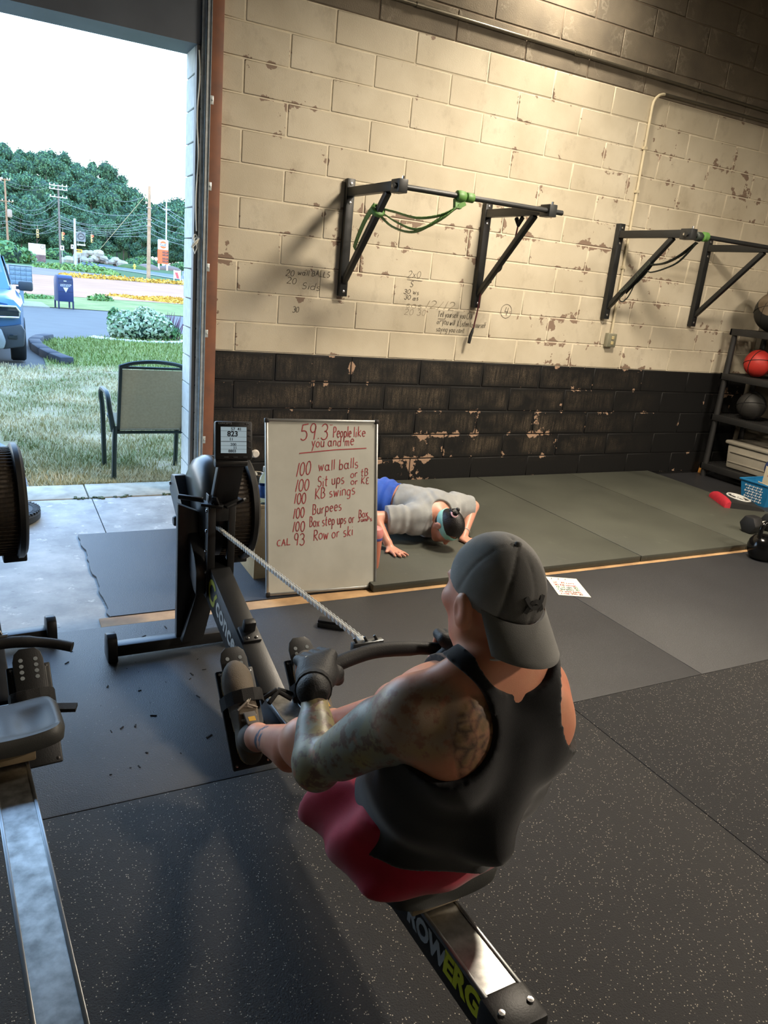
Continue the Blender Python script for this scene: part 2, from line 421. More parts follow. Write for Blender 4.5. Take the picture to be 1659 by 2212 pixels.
m_white = paint_mat('painted_block_white', lin((210,201,180)), lin((182,171,148)), lin((134,114,98)), 0.055)
m_black = paint_mat('painted_block_black', lin((15,15,15)), lin((112,99,82)), lin((164,136,114)), 0.0, dark=True)
def bare_block():
    m, t = newmat('bare_block', 0.9, 0, 0.2); p = t.pos()
    g = t.sep(t.add('TexCoord').outputs['Generated'])
    ex = t.math('MULTIPLY', t.math('MINIMUM', g[0], t.math('SUBTRACT', 1.0, g[0])), 0.6)
    n = t.noise(p, 5.0, 5.0, 0.6); w = t.ramp(t.math('ABSOLUTE', t.math('SUBTRACT', n, 0.53)), 0.03, 0.0)
    c = t.mix(t.ramp(t.noise(p, 3.0, 3.0), 0.35, 0.7), lin((112,104,92)), lin((134,124,108)))
    c = t.mix(t.math('MULTIPLY', w, t.math('MULTIPLY', t.ramp(ex, 0.16, 0.0), .7)), c, lin((158,150,134)))
    t.color(c); t.bump(t.noise(p, 120.0, 3.0), 0.5, 0.005)
    return m
m_bare = bare_block()
m_mort_w = mat('mortar_white', (226,216,192), 0.7, vs=20, var=.06, bump=.3, bs=120)
m_mort_b = mat('mortar_black', (12,11,11), 0.6, vs=30, var=.3)
m_mort_g = mat('mortar_grey', (122,108,92), 0.9, vs=14, var=.12, bump=.3, bs=90)

# wall with the roll-up door opening: mortar bed carries every block
wall = MB().box((XL, .006, ZB), (XR, .30, ZB+11*CH)).build('wall_front', m_mort_w); struct(wall)
MB().box((XL, .006, -.3), (XR, .30, ZB-.001)).build('mortar_bed', m_mort_b, wall)
MB().box((XL, .006, ZB+11*CH+.001), (XR, .30, 4.45)).build('mortar_bed', m_mort_g, wall)
full = None; bl_mesh = {}
rngb = random.Random(5)
for c in range(-4, 17):
    z0 = ZB+(c-1)*CH; u = -3 if c % 2 else -4
    while u*.3048 < XR:
        x0 = max(u*.3048, XL); x1 = min((u+2)*.3048, XR); u += 2
        if x1-x0 < .03: continue
        key = (round(x1-x0, 3), 'w' if 1 <= c <= 11 else ('b' if c < 1 else 'g'))
        if key not in bl_mesh:
            L = x1-x0-.009
            b = MB().box((-L/2, 0, -CH/2+.0045), (L/2, .05, CH/2-.0045)).build('block', {'w': m_white, 'b': m_black, 'g': m_bare}[key[1]], wall, bevel=.0045, seg=1, local=True)
            bl_mesh[key] = b.data
        else:
            b = bpy.data.objects.new('block', bl_mesh[key]); COL.objects.link(b); b.parent = wall
        b.location = ((x0+x1)/2, rngb.uniform(-.0012, .0012), z0+CH/2)
# header over the door, wall left of it, the door reveal in bare block
m_rev = mat('reveal_block', (214,216,210), 0.85, vs=18, var=.1, bump=.4, bs=70)
m_head = mat('header_steel', (104,112,122), 0.55, vs=3, var=.12)
struct(MB().box((-6.3, .0, 2.875), (XL-.004, .30, 4.45)).build('wall_header', m_head))
struct(MB().box((-6.3, .0, -.3), (-4.4, .30, 2.87)).build('wall_left_of_door', m_rev))
rv = struct(MB().box((-.585, .055, -.3), (XL-.002, .285, 2.87)).build('trim_1', m_mort_g)); rv['label'] = 'grey block reveal on the outer side of the door opening'
rb = None
for k in range(15):
    z = -.005+k*.195
    if rb is None:
        rb = MB().box((-.07, -.118, -.0945), (.07, .118, .0945)).build('block', m_rev, rv, bevel=.004, seg=1, local=True); b = rb
    else:
        b = bpy.data.objects.new('block', rb.data); COL.objects.link(b); b.parent = rv
    b.location = (-.53, .172, z+.0975)
m_jamb = mat('jamb_wood', (150,98,72), 0.6, vs=5, var=.25, tint=(118,84,70))
jb = struct(MB().box((-.522, -.045, -.01), (-.449, .004, 4.4)).build('trim_2', m_jamb, bevel=.003)); jb['label'] = 'orange brown wooden door jamb board'
m_galv = mat('galvanised', (200,208,210), 0.36, .45, vs=30, var=.15)
m_dstop = mat('door_stop_grey', (112,110,106), 0.6, vs=6)
struct(MB().box((-.603, -.004, -.01), (-.580, .05, 2.87)).build('trim_3', m_dstop))
tr = MB().box((-.556, -.05, 0), (-.526, -.046, 4.35)).box((-.556, -.05, 0), (-.552, .002, 4.35)).box((-.578, -.02, 0), (-.556, -.016, 4.35)).box((-.530, -.06, 0), (-.5265, -.046, 4.35))
tr = tag(tr.build('door_track', m_galv), 'galvanised vertical roll-up door track on the wooden jamb', 'door track')
WL[tr.name] = Vector((0,0,0))
for z in (.38, 1.12, 1.55, 2.05, 2.55):
    MB().box((-.53, -.049, z), (-.505, -.045, z+.05)).lathe([(0,.006),(.006,.005),(.007,0)], (-.514, -.049, z+.025), (0,-1,0), 8).build('bracket', m_galv, tr, bevel=.001)
m_cord = mat('cord_cotton', (232,230,218), 0.8)
pc = MB(); pts = [(-.593+.006*math.sin(i*.7), -.02+.004*math.cos(i), 2.84-i*.055) for i in range(20)]
pc.tube(pts, .004, 6)
for k in range(3): pc.tube([(-.595+.022*math.cos(a/10*6.28+k)*(.6+.3*k), -.022+.012*math.sin(a/10*6.28+k), 1.745+.03*math.sin(a/10*6.28+2*k)-.012*k) for a in range(11)], .0045, 6, closed=False)
pc.tube([(-.6, -.02, 1.74), (-.612, -.022, 1.69), (-.60, -.024, 1.655), (-.585, -.022, 1.69), (-.59, -.02, 1.74)], .004, 6)
pc = tag(pc.build('hanging_rope', m_cord, smooth=True), 'knotted pale rope hanging beside the door track', 'rope')
# other walls, ceiling
m_wall2 = mat('painted_wall_dim', (120,112,98), 0.8, vs=2, var=.1)
m_ceil = mat('ceiling_dark', (74,68,60), 0.9, vs=1.5, var=.1)
struct(MB().box((5.15, -9.3, -.3), (5.4, .3, 4.45)).build('wall_right', m_wall2))
struct(MB().box((-6.55, -9.3, -.3), (-6.3, .3, 4.45)).build('wall_left', m_wall2))
struct(MB().box((-6.55, -9.55, -.3), (5.4, -9.3, 4.45)).build('wall_back', m_wall2))
struct(MB().box((-6.55, -9.55, 4.30), (5.4, .3, 4.7)).build('ceiling', m_ceil))
# unseen wings added on both sides of the room to shade the lawn
m_ext = mat('outer_block', (190,184,172), 0.85, vs=3)
ext = MB().box((-46, -12, -1.2), (-6.6, .3, 4.7)).box((5.45, -12, -1.2), (46, .3, 4.7)).build('wall_shade_wings', m_ext); struct(ext)

# ---- floor
def concrete():
    m, t = newmat('concrete_floor', 0.6, 0, 0.4); p = t.pos()
    n = t.noise(p, 3.2, 6.0, 0.65); n2 = t.noise(p, 14.0, 5.0, 0.7)
    c = t.mix(t.ramp(n, 0.38, 0.66), lin((134,136,134)), lin((176,177,174)))
    c = t.mix(t.math('MULTIPLY', t.ramp(n2, 0.60, 0.68), 0.75), c, lin((205,205,198)))
    sc = t.noise(t.scale(p, (6, 30, 6)), 2.0, 2.0)
    c = t.mix(t.ramp(sc, 0.72, 0.76), c, lin((70,68,66)))
    t.color(c); t.bump(n2, 0.15, 0.004)
    return m
m_conc = concrete()
struct(MB().box((-6.3, -9.3, -.3), (-1.268, -.0, -.012)).box((-1.262, -9.3, -.3), (5.15, -.0, -.012)).build('floor', m_conc))
m_sill = mat('concrete_sill', (172,168,152), 0.7, vs=9, var=.14, bump=.25, bs=60, tint=(140,138,124))
sl = struct(MB().box((-4.4, .02, -.3), (-1.285, .355, -.010)).box((-1.277, .02, -.3), (-.45, .355, -.008)).build('trim_4', m_sill, bevel=.006)); sl['label'] = 'concrete door sill'
m_moss = mat('moss', (84,96,62), 0.9, vs=30, var=.4)
ms = MB(); rm = random.Random(9)
for i in range(150):
    x = rm.uniform(-1.75, -.6); s = rm.uniform(.002, .012)
    if math.sin(x*9)+math.sin(x*23) < .1: continue
    ms.cbox((x, .01+rm.gauss(0, .012), -.012+s*.3), (s*2.2, s*1.5, s), Matrix.Rotation(rm.uniform(0,3), 3, 'Z'))
ms = tag(ms.build('moss', m_moss), 'moss and crumbs in the joint of the concrete sill', 'moss', kind='stuff')

def rubber(name, base, fleck, amt, rough, fl_sc=120.0, bmp=.5, spec=.5):
    m, t = newmat(name, rough, 0, spec); p = t.pos()
    fl = t.voro(p, fl_sc, 'F1', 'Color'); f1 = t.sep(fl)[0]
    dist = t.voro(p, fl_sc)
    n = t.noise(p, 2.0, 4.0)
    c = t.mix(t.ramp(n, .3, .7), base, tuple(x*.72 for x in base))
    msk = t.math('MULTIPLY', t.math('GREATER_THAN', f1, 1-amt), t.ramp(dist, .42, .25))
    c = t.mix(msk, c, fleck)
    n4 = t.noise(p, 6.5, 5.0, 0.7); c = t.mix(t.math('MULTIPLY', t.ramp(n4, .62, .75), .35), c, tuple(x*2.2 for x in base))
    t.color(c)
    t.bump(t.noise(p, 210.0, 3.0, .7), bmp, .006)
    return m
m_mat1 = rubber('rubber_smooth', lin((48,49,52)), lin((80,80,80)), .02, .47, 160, .45, .62)
m_mat2 = rubber('rubber_fleck', lin((32,31,31)), lin((196,186,166)), .09, .62, 240, 1.0)
m_tat = rubber('judo_mat', lin((74,76,67)), lin((90,90,80)), .01, .55, 90, .15)
m_strip = mat('plywood_strip', (188,152,108), 0.7, vs=7, var=.16, tint=(150,118,82))
def floor_mat(lo, hi, mt, label, ragged=False):
    n = 26
    if ragged:
        rr = random.Random(4); pl = [(lo[0]+rr.uniform(-.007,.012)+(.02*i/n), hi[1]+(lo[1]-hi[1])*i/n) for i in range(n+1)]
        poly = pl+[(hi[0], lo[1]), (hi[0], hi[1])]
        b = MB().prism(poly[::-1], (0,0,lo[2]), (1,0,0), (0,1,0), (0,0,hi[2]-lo[2]))
        o = b.build('floor_mat', mt)
    else: o = MB().box(lo, hi).build('floor_mat', mt, bevel=.003)
    return tag(o, label, 'floor mat')
G1 = 'black rubber floor mats'
floor_mat((-4.2, -3.2105, -.012), (1.0362, -2.0, 0), m_mat1, 'smooth black rubber mat under the footrests of the rowing machines')
floor_mat((1.0382, -3.2105, -.012), (2.87, -2.0, 0), m_mat1, 'smooth black rubber mat that the written sheet lies across')
floor_mat((2.875, -3.2105, -.012), (5.1, -2.0, 0), m_mat1, 'smooth black rubber mat under the kettlebell at the right edge')
floor_mat((-4.2, -5.9, -.012), (.2282, -3.2125, 0), m_mat2, 'speckled black rubber mat under the seated rower')
floor_mat((.2302, -5.9, -.012), (5.1, -3.2125, 0), m_mat2, 'speckled black rubber mat at the lower right, beyond the seated rower')
floor_mat((-1.425, -1.9, -.012), (-.085, -.745, 0), m_mat1, 'ragged black rubber mat on the concrete behind the whiteboard', True)
floor_mat((3.99, -1.95, -.012), (5.1, -.01, 0), m_mat1, 'black rubber mat beside the plastic shelf')
cr = MB(); rc = random.Random(23)
for i in range(42):
    x, y, s = rc.uniform(-1.7,-.95), rc.uniform(-3.15,-2.05), rc.uniform(.002,.006)
    cr.cbox((x, y, s*.3), (s*rc.uniform(1.2,5), s*.8, s*.5), Matrix.Rotation(rc.uniform(0,3.14), 3, 'Z'))
tag(cr.build('rubber_crumbs', mat('crumb_black', (12,12,12), .8)), 'black rubber scraps scattered on the mat between the rowing machines', 'crumbs', kind='stuff')
st = tag(MB().box((-1.45, -1.995, -.0115), (3.98, -1.905, -.003)).build('plywood_strip', m_strip), 'narrow tan plywood strip along the front of the green exercise mats', 'strip')
MB().box((-.98, -1.994, -.003), (-.955, -1.906, -.0022)).build('tape', mat('tape_clear', (196,186,160), .3), None).parent = st
tx = [-.07, .93, 1.905, 2.95, 3.972]
lbs = ['grey green exercise mat under the woman doing a push-up', 'grey green exercise mat second from the whiteboard', 'grey green exercise mat third from the whiteboard', 'grey green exercise mat nearest the shelf, under the ab mat']
for i in range(4):
    o = MB().box((tx[i]+.003, -1.962, -.002), (tx[i+1]-.003, -.012, .04)).build('exercise_mat', m_tat, bevel=.004); tag(o, lbs[i], 'exercise mat')

# ---- ceiling lamp over the mats (warm) and a second row further back
def high_bay(loc, energy, color, label, r=.30):
    t = thing('ceiling_lamp', loc, label, 'lamp', 'warm round ceiling lamps')
    mh = mat('lamp_housing', (60,58,55), .5, .4); ml = mat('lamp_lens', (255,226,178), .4, emit=6.0)
    x, y, z = loc
    MB().lathe([(0,.16),(.06,.16),(.08,.12),(r,.03),(r+.01,.0),(r-.01,.005)], loc, seg=28).build('housing', mh, t, smooth=True)
    MB().lathe([(0,.012),(r-.012,.012),(r-.012,.02),(0,.02)], loc, seg=28).build('lens', ml, t)
    MB().tube([(x, y, z+.16), (x, y, 4.3)], .012, 8).build('rod', mh, t)
    L = lamp('bulb', 'AREA', (0, 0, -.005), energy, color, shape='DISK', size=2*r); L.parent = t
    return t
high_bay((1.73, -2.12, 3.5), 185, (1.0, .87, .70), 'round ceiling lamp above the exercise mats')
high_bay((2.02, -.42, 4.14), 45, (1.0, .88, .70), 'small added lamp, out of view, for the glow high on the front wall', .09)  # added lamp, no known fixture; gives the lens bloom as a wall hotspot
high_bay((3.2, -6.6, 3.6), 250, (1.0, .87, .72), 'round ceiling lamp behind the rowers, further back')
high_bay((4.3, -4.9, 3.6), 120, (1.0, .87, .72), 'round ceiling lamp behind the rowers, close to the right wall')

# ================================================================== rowing machines
m_blk = mat('frame_black', (30,31,32), .38, .0, .5, vs=5, var=.15, bump=.08, bs=300)
m_plast = mat('plastic_black', (22,23,24), .45, vs=6, var=.15, bump=.1, bs=250)
m_seat = mat('seat_plastic', (58,59,57), .48, vs=5, var=.1, bump=.1, bs=300)
m_alu = mat('rail_steel', (206,206,202), .34, 1.0, vs=26, var=.08, tint=(150,150,146), bump=.05, bs=60)
m_edge = mat('rail_edge', (176,178,178), .3, 1.0)
m_bolt = mat('bolt_steel', (200,200,200), .25, 1.0)
m_grip = mat('grip_rubber', (20,20,21), .6, bump=.15, bs=300)
m_screenmesh = mat('perforated_brown', (62,52,40), .42, .35, vs=90, var=.5, tint=(34,29,23), bump=.5, bs=500)
m_lcd = mat('lcd_grey', (150,170,180), .25, vs=3, var=.03, emit=.6)
m_ink = mat('lcd_ink', (40,48,60), .5)
m_white = mat('print_white', (215,215,210), .5)
m_grey_print = mat('print_grey', (150,152,152), .5)
m_yel = mat('print_yellow', (196,196,40), .5)
m_cover = mat('flywheel_cover', (44,47,48), .28, vs=4, var=.1)
m_web = mat('webbing_black', (16,16,17), .8, bump=.4, bs=500)
m_chain = mat('chain_nickel', (232,232,226), .35, .25)

def rower(origin, rz, label, seat_y, pulled):
    t = thing('rowing_machine', origin, label, 'rowing machine', rz=rz)
    B = lambda mb, n, m, par=None, **k: mb.build(n, m, par or t, local=True, **k)
    # feet and legs at the front
    xr = .13 if pulled else .245
    B(MB().box((-.385, .99, .012), (xr, 1.045, .062)), 'front_foot', m_blk, bevel=.004)
    for sx in (-1, 1):
        x = -.40 if sx < 0 else xr+.015
        pl = [(.96, .0), (1.06, .0), (1.06, .07), (1.045, .105), (1.0, .118), (.975, .105), (.96, .07)]
        B(MB().prism(pl, (x-.02, 0, 0), (0,1,0), (0,0,1), (.04,0,0)), 'foot_cap', m_plast, bevel=.006)
        if sx > 0: continue
        leg = [(sx*.045-.04, .06), (sx*.045+.04, .06), (sx*.055+.03, .30), (sx*.06+.022, .64), (sx*.06-.04, .66)] if sx > 0 else [(-.135, .06), (-.05, .06), (-.05, .30), (-.045, .62), (-.135, .66)]
        B(MB().prism(leg, (0, 1.0, 0), (1,0,0), (0,0,1), (0,.035,0)), 'front_leg', m_blk, bevel=.004)
    B(MB().prism([(-.125, .06), (-.035, .06), (.02, .30), (.005, .40), (-.035, .40)], (0,.945,0), (1,0,0), (0,0,1), (0,.035,0)), 'leg_brace', m_blk, bevel=.003)
    # side arms of the frame
    for x0, x1 in ((-.092, -.035),):
        a = MB().prism([(1.35, .62), (1.32, .70), (1.26, .71), (.90, .465), (.865, .41), (.865, .31), (.90, .315)], (x0,0,0), (0,1,0), (0,0,1), (x1-x0,0,0))
        arm = B(a, 'frame_arm', m_blk, bevel=.006)
        if x0 < 0:
            bm = MB()
            for y, z in ((1.33, .655), (1.10, .50)): bm.lathe([(0,.006),(.007,.005),(.009,0)], (x0, y, z), (-1,0,0), 10)
            B(bm, 'bolt', m_bolt, arm, smooth=True)
            B(MB().lathe([(0,.032),(.018,.032),(.022,.028),(.025,.0)], (x0, 1.13, .545), (-1,0,0), 16), 'hub_cap', m_plast, arm, smooth=True)
    # flywheel housing
    c = (0, 1.13, .60)
    B(MB().lathe([(.0,-.055),(.09,-.052),(.165,-.045),(.210,-.02),(.225,.01),(.225,.035),(.0,.035)], c, (1,0,0), 40), 'flywheel_cover', m_cover, smooth=True)
    cage = MB().lathe([(.16,.036),(.218,.036),(.218,.150),(.16,.150)], c, (1,0,0), 48)
    cg = B(cage, 'air_screen', m_screenmesh, smooth=True)
    rb = MB()
    for k in range(72):
        a = 2*math.pi*k/72
        rb.beam((.038, c[1]+.220*math.cos(a), c[2]+.220*math.sin(a)), (.148, c[1]+.220*math.cos(a), c[2]+.220*math.sin(a)), .004, .004)
    o = B(rb, 'screen_ribs', m_screenmesh, cg); o['kind'] = 'stuff'
    B(MB().lathe([(0,.149),(.228,.149),(.238,.155),(.238,.174),(.220,.187),(.0,.192)], c, (1,0,0), 44), 'flywheel_shroud', m_plast, smooth=True)
    B(MB().box((.10, c[1]-.06, .350), (.19, c[1]+.06, .385)), 'shroud_foot', m_plast, bevel=.006)
    # rear panel with the chain slot
    ch = MB().box((-.050,.845,.36),(-.022,.86,.70)).box((.030,.845,.36),(.056,.86,.70)).box((-.022,.845,.36),(.030,.86,.43)).box((-.022,.845,.63),(.030,.86,.70)).box((-.054,.845,.30),(-.050,.885,.74)).box((.054,.845,.36),(.058,.95,.70))
    pn = B(ch, 'chain_panel', m_blk, bevel=.002)
    bm = MB()
    for z in (.41, .50, .585, .67): bm.lathe([(0,.006),(.006,.005),(.008,0)], (-.054, .865, z), (-1,0,0), 10)
    B(bm, 'bolt', m_bolt, pn, smooth=True)
    hk = MB().beam((-.075,.86,.705),(.0,.82,.70),.05,.012).beam((.0,.82,.70),(.075,.84,.72),.05,.012).beam((-.02,.83,.70),(-.045,.80,.745),.02,.01).beam((.045,.83,.70),(.075,.79,.735),.02,.01).tube([(-.15,.93,.715),(-.07,.87,.715)],.011,8)
    B(hk, 'upper_hook', m_plast, bevel=.002)
    # monitor on its arm
    ar = B(MB().beam((.01,.86,.69),(.02,.80,.885),.10,.016,up=(0,1,0)).beam((-.045,.85,.69),(-.035,.79,.885),.006,.03,up=(0,1,0)).tube([(-.05,.79,.885),(.075,.79,.885)],.017,10), 'monitor_arm', m_blk, bevel=.002)
    if pulled or True:
        R = Matrix.Rotation(math.radians(-7), 3, 'Z') @ Matrix.Rotation(math.radians(-12), 3, 'X')
        mc = Vector((.022, .80, .968))
        mo = B(MB().cbox(mc, (.142, .034, .146), R), 'monitor', m_plast, bevel=.008)
        fy = -.0175
        MBx = lambda lo, hi: MB().hexa([mc + R @ Vector(p) for p in ((lo[0],lo[1],lo[2]),(hi[0],lo[1],lo[2]),(hi[0],hi[1],lo[2]),(lo[0],hi[1],lo[2]),(lo[0],lo[1],hi[2]),(hi[0],lo[1],hi[2]),(hi[0],hi[1],hi[2]),(lo[0],hi[1],hi[2]))])
        B(MBx((-.050, fy-.002, -.047), (.047, fy, .052)), 'screen', m_lcd, mo)
        Mx = lambda x, z: frame(mc + R @ Vector((x, fy-.0026, z)), R @ Vector((1,0,0)), R @ Vector((0,0,1)))
        for s, x, z, h, b in (('57  41', -.012, .039, .015, .0002), ('823', -.026, .017, .026, .0008), ('11', -.018, .001, .014, .0003), ('200', -.014, -.019, .014, .0002), ('11', -.004, -.031, .014, .0002), ('8803', -.022, -.044, .014, .0003)):
            o = text_mesh('lettering', s, h*1.05, Mx(x, z), m_ink, None, b); o.parent = mo
        ln = MB()
        for z in (.0365, .0145, -.003, -.018, -.032): 
            a = [mc + R @ Vector((x, fy-.0026, z)) for x in (-.050, .047)]; ln.strip(a, .0008 if z != -.003 else .002, R @ Vector((0,-1,0)))
        B(ln, 'screen_lines', m_ink, mo)
        o = text_mesh('lettering', 'CONCEPT2', .010, Mx(-.06, .062), m_grey_print, None, .0001); o.parent = mo
        o = text_mesh('lettering', 'PM5', .008, Mx(.045, .062), m_grey_print, None); o.parent = mo
        bt = MB()
        for x in (-.03, .005, .042): bt.cbox(mc + R @ Vector((x, fy, -.062)), (.018, .003, .005), R)
        for z in (.04, .018, -.004, -.026): bt.cbox(mc + R @ Vector((.058, fy, z)), (.010, .003, .006), R)
        B(bt, 'button', mat('button_grey', (60,64,66), .5), mo, bevel=.0008, seg=1)
    # front beam carrying the maker's name
    b0, b1 = Vector((0, .95, .400)), Vector((0, .20, .185)); bd = (b1-b0).normalized(); bu = Vector((0, -bd.z, bd.y)) * (1 if bd.y < 0 else 1)
    bu = Vector((1,0,0)).cross(bd); bu = bu if bu.z > 0 else -bu
    B(MB().beam(b0-Vector((0,0,.022)), b1-Vector((0,0,.022)), .084, .160, up=(0,0,1)), 'front_beam', m_blk, bevel=.004)
    fM = lambda s, d: frame(b0 + bd*s + bu*d + Vector((-.0428,0,0)), bd, bu)
    text_mesh('lettering', 'concept', .118, fM(.225, -.050), m_white, None, .003, .0, wscale=.92).parent = t
    text_mesh('lettering', '2', .10, fM(.655, -.05), m_yel, None, .002).parent = t
    lg = MB()
    cc = b0 + bd*.165 - bu*.012 + Vector((-.0432,0,0))
    lg.strip([cc + (bd*math.cos(a)+bu*math.sin(a))*.046 for a in [math.radians(x) for x in range(50, 311, 20)]], .022, (-1,0,0))
    lg.strip([cc + bd*.03 - bu*.038, cc + bd*.034 + bu*.0, cc + bd*.055 + bu*.032], .016, (-1,0,0))
    B(lg, 'emblem', m_yel)
    hb = b0 + bd*.50 + bu*.058
    hkk = MB().cbox(hb + bu*.006, (.07, .085, .014), Matrix((Vector((1,0,0)), -bd, bu)).transposed()).cbox(hb + bu*.03 + bd*-.018, (.046, .03, .05), Matrix((Vector((1,0,0)), -bd, bu)).transposed())
    hh = B(hkk, 'handle_hook', m_plast, bevel=.010)
    bm = MB()
    for x in (-.016, .016): bm.lathe([(0,.005),(.006,.004),(.007,0)], hb + bu*.013 + bd*.028 + Vector((x,0,0)), bu, 10)
    B(bm, 'bolt', m_bolt, hh, smooth=True)
    # footrests
    pd = Vector((0, .225, .215)).normalized(); pn_ = Vector((0, -.215, .225)).normalized()
    PR = Matrix((Vector((1,0,0)), pd, pn_)).transposed()
    for sx in (-1, 1):
        pc = Vector((-.147 if sx < 0 else .088, .06, .245))
        fp = B(MB().cbox(pc, (.125, .315, .014), PR).cbox(pc + pd*.10 + pn_*.010, (.10, .09, .012), PR), 'footplate', m_plast, bevel=.005)
        tabc = pc + pd*(.165 if pulled else .145) + pn_*.018
        tp = [(-.042,-.09),(.042,-.09),(.044,.02),(.038,.045),(.022,.06),(-.022,.06),(-.038,.045),(-.044,.02)]
        tb = B(MB().prism(tp, tabc, (1,0,0), pd, pn_*.008), 'heel_tab', m_plast, fp, bevel=.002)
        hl = MB()
        for i in range(4):
            for s2 in (-1, 1): hl.lathe([(0,.0012),(.0062,.001),(.0068,0)], tabc + pn_*.008 + pd*(.022-.019*i) + Vector((s2*.021,0,0)), pn_, 10)
        B(hl, 'adjustment_hole', mat('hole_light', (120,128,132), .6), fp)
        gr = MB()
        for i in range(5): gr.cbox(pc + pd*(.08+.013*i) + pn_*.017, (.085, .005, .003), PR)
        B(gr, 'grip_rib', m_plast, fp)
        bl = MB()
        for dx, dy in ((-.05,.145),(.05,.145),(-.05,-.145),(.05,-.145)): bl.lathe([(0,.003),(.005,.002),(.006,0)], pc + pd*dy + pn_*.007 + Vector((dx,0,0)), pn_, 8)
        B(bl, 'bolt', m_bolt, fp, smooth=True)
        if pulled:
            hgt = [0.004,.052,.084,.098,.098,.084,.050,.004]; xs = [-.066,-.062,-.045,-.018,.018,.045,.062,.066]
        else:
            hgt = [0.004,.03,.045,.05,.05,.045,.03,.004]; xs = [-.066,-.06,-.045,-.018,.018,.045,.06,.066]
        sm = MB(); P = [pc + Vector((xs[i],0,0)) + pn_*hgt[i] + pd*.045 for i in range(8)]
        for i in range(7): sm.hexa([P[i]-pd*.02, P[i+1]-pd*.02, P[i+1]+pd*.02, P[i]+pd*.02, P[i]-pd*.02+pn_*.004, P[i+1]-pd*.02+pn_*.004, P[i+1]+pd*.02+pn_*.004, P[i]+pd*.02+pn_*.004])
        tail = pc + Vector((.066 if sx < 0 else -.066,0,0)) + pd*.04 + pn_*.02
        if pulled: sm.tube([tail, tail + Vector((-sx*.045,-.0,.025)), tail + Vector((-sx*.09,-.03,.0))], .008, 6)
        else: sm.beam(tail+Vector((.0,0,.02)), tail + Vector((.075, -.02, .01)), .035, .01) if sx < 0 else sm.beam(pc + Vector((.06,0,0)) + pn_*.03, pc + Vector((.115,-.02,0)) + pn_*.03, .035, .012)
        B(sm, 'foot_strap', m_web, fp, bevel=.001, seg=1)
    B(MB().box((-.09,-.0,.12),(.09,.16,.232)), 'foot_carrier', m_plast, bevel=.01)
    # rail
    kx = .018 if pulled else 0.0
    r0, r1 = Vector((-.002, .13, .252)), Vector((kx, -1.085, .283)); rd = (r1-r0).normalized(); ru = Vector((0, 0, 1)); ru = (ru - rd*ru.dot(rd)).normalized()
    side = MB().beam(r0 - ru*.052, r1 - ru*.052, .078, .098)
    B(side, 'rail', m_plast, bevel=.003)
    B(MB().beam(r0 + ru*.0005, r1 + ru*.0005, .080, .006), 'rail_top', m_alu)
    B(MB().beam(r0 + ru*.001 + Vector((-.0415,0,0)), r1 + ru*.001 + Vector((-.0415,0,0)), .009, .011).beam(r0 + ru*.001 + Vector((.0415,0,0)), r1 + ru*.001 + Vector((.0415,0,0)), .009, .011), 'rail_edge', m_edge, bevel=.002)
    wM = lambda s: frame(r1 - rd*s - ru*.068 + Vector((-.0397,0,0)), rd, ru)
    text_mesh('lettering', 'ROW', .066, wM(.296), m_grey_print, None, .0034, wscale=.96).parent = t
    text_mesh('lettering', 'ERG', .075, wM(.146), m_yel, None, .0034, wscale=.96).parent = t
    ec = B(MB().box((kx-.055, -1.165, .155), (kx+.055, -1.075, .290)), 'rail_end_cap', m_plast, bevel=.012)
    bm = MB()
    for x in (-.035, .035): bm.lathe([(0,.006),(.007,.005),(.008,0)], (kx+x, -1.125, .289), (0,0,1), 10)
    bm.lathe([(0,.006),(.007,.005),(.008,0)], (kx-.055, -1.10, .20), (-1,0,0), 10)
    B(bm, 'bolt', m_bolt, ec, smooth=True)
    for sx in (-1, 1): B(MB().beam((sx*.035, -1.14, .20), (sx*.16, -1.17, .03), .05, .03, up=(0,1,0)), 'rear_leg', m_blk, bevel=.003)
    B(MB().box((-.23, -1.195, .0), (.23, -1.145, .045)), 'rear_foot', m_blk, bevel=.006)
    # seat
    n, m2 = 22, 22; vs = []; fs = []
    zb = r0.z + (seat_y-r0.y)*rd.z/rd.y
    for j in range(m2+1):
        for i in range(n+1):
            a, b = -1+2*i/n, -1+2*j/m2
            rr = max(abs(a), abs(b)); sq = (abs(a)**6+abs(b)**6)**(1/6) if rr > 0 else 1
            k = rr/sq if sq else 1
            x, y = a*k*.140, b*k*.122
            z = .092 + .020*(abs(x)/.15)**2 - .014*max(0, 1-((abs(x)-.065)/.05)**2)*max(0, 1-((y+.02)/.08)**2) + .008*(-y/.118) - (.02 if y > .06 and abs(x) < .03 else 0)*0 + .012*max(0,-(y+.07)/.05)
            vs.append((x+kx*.7, y+seat_y, z + zb - .022*max(0, (rr-.86)/.14)**2))
    for j in range(m2):
        for i in range(n): q = j*(n+1)+i; fs.append((q, q+1, q+n+2, q+n+1))
    N = len(vs); bd_ = [i for i in range(n+1)] + [j*(n+1)+n for j in range(1, m2+1)] + [m2*(n+1)+i for i in range(n-1, -1, -1)] + [j*(n+1) for j in range(m2-1, 0, -1)]
    for q in bd_: vs.append((vs[q][0]*.98, (vs[q][1]-seat_y)*.98+seat_y, vs[q][2]-.030))
    L = len(bd_)
    for i in range(L): fs.append((bd_[i], N+i, N+(i+1) % L, bd_[(i+1) % L]))
    fs.append(tuple(N+i for i in range(L)))
    st = B(MB().add(vs, fs), 'seat', m_seat, smooth=True, auto=55)
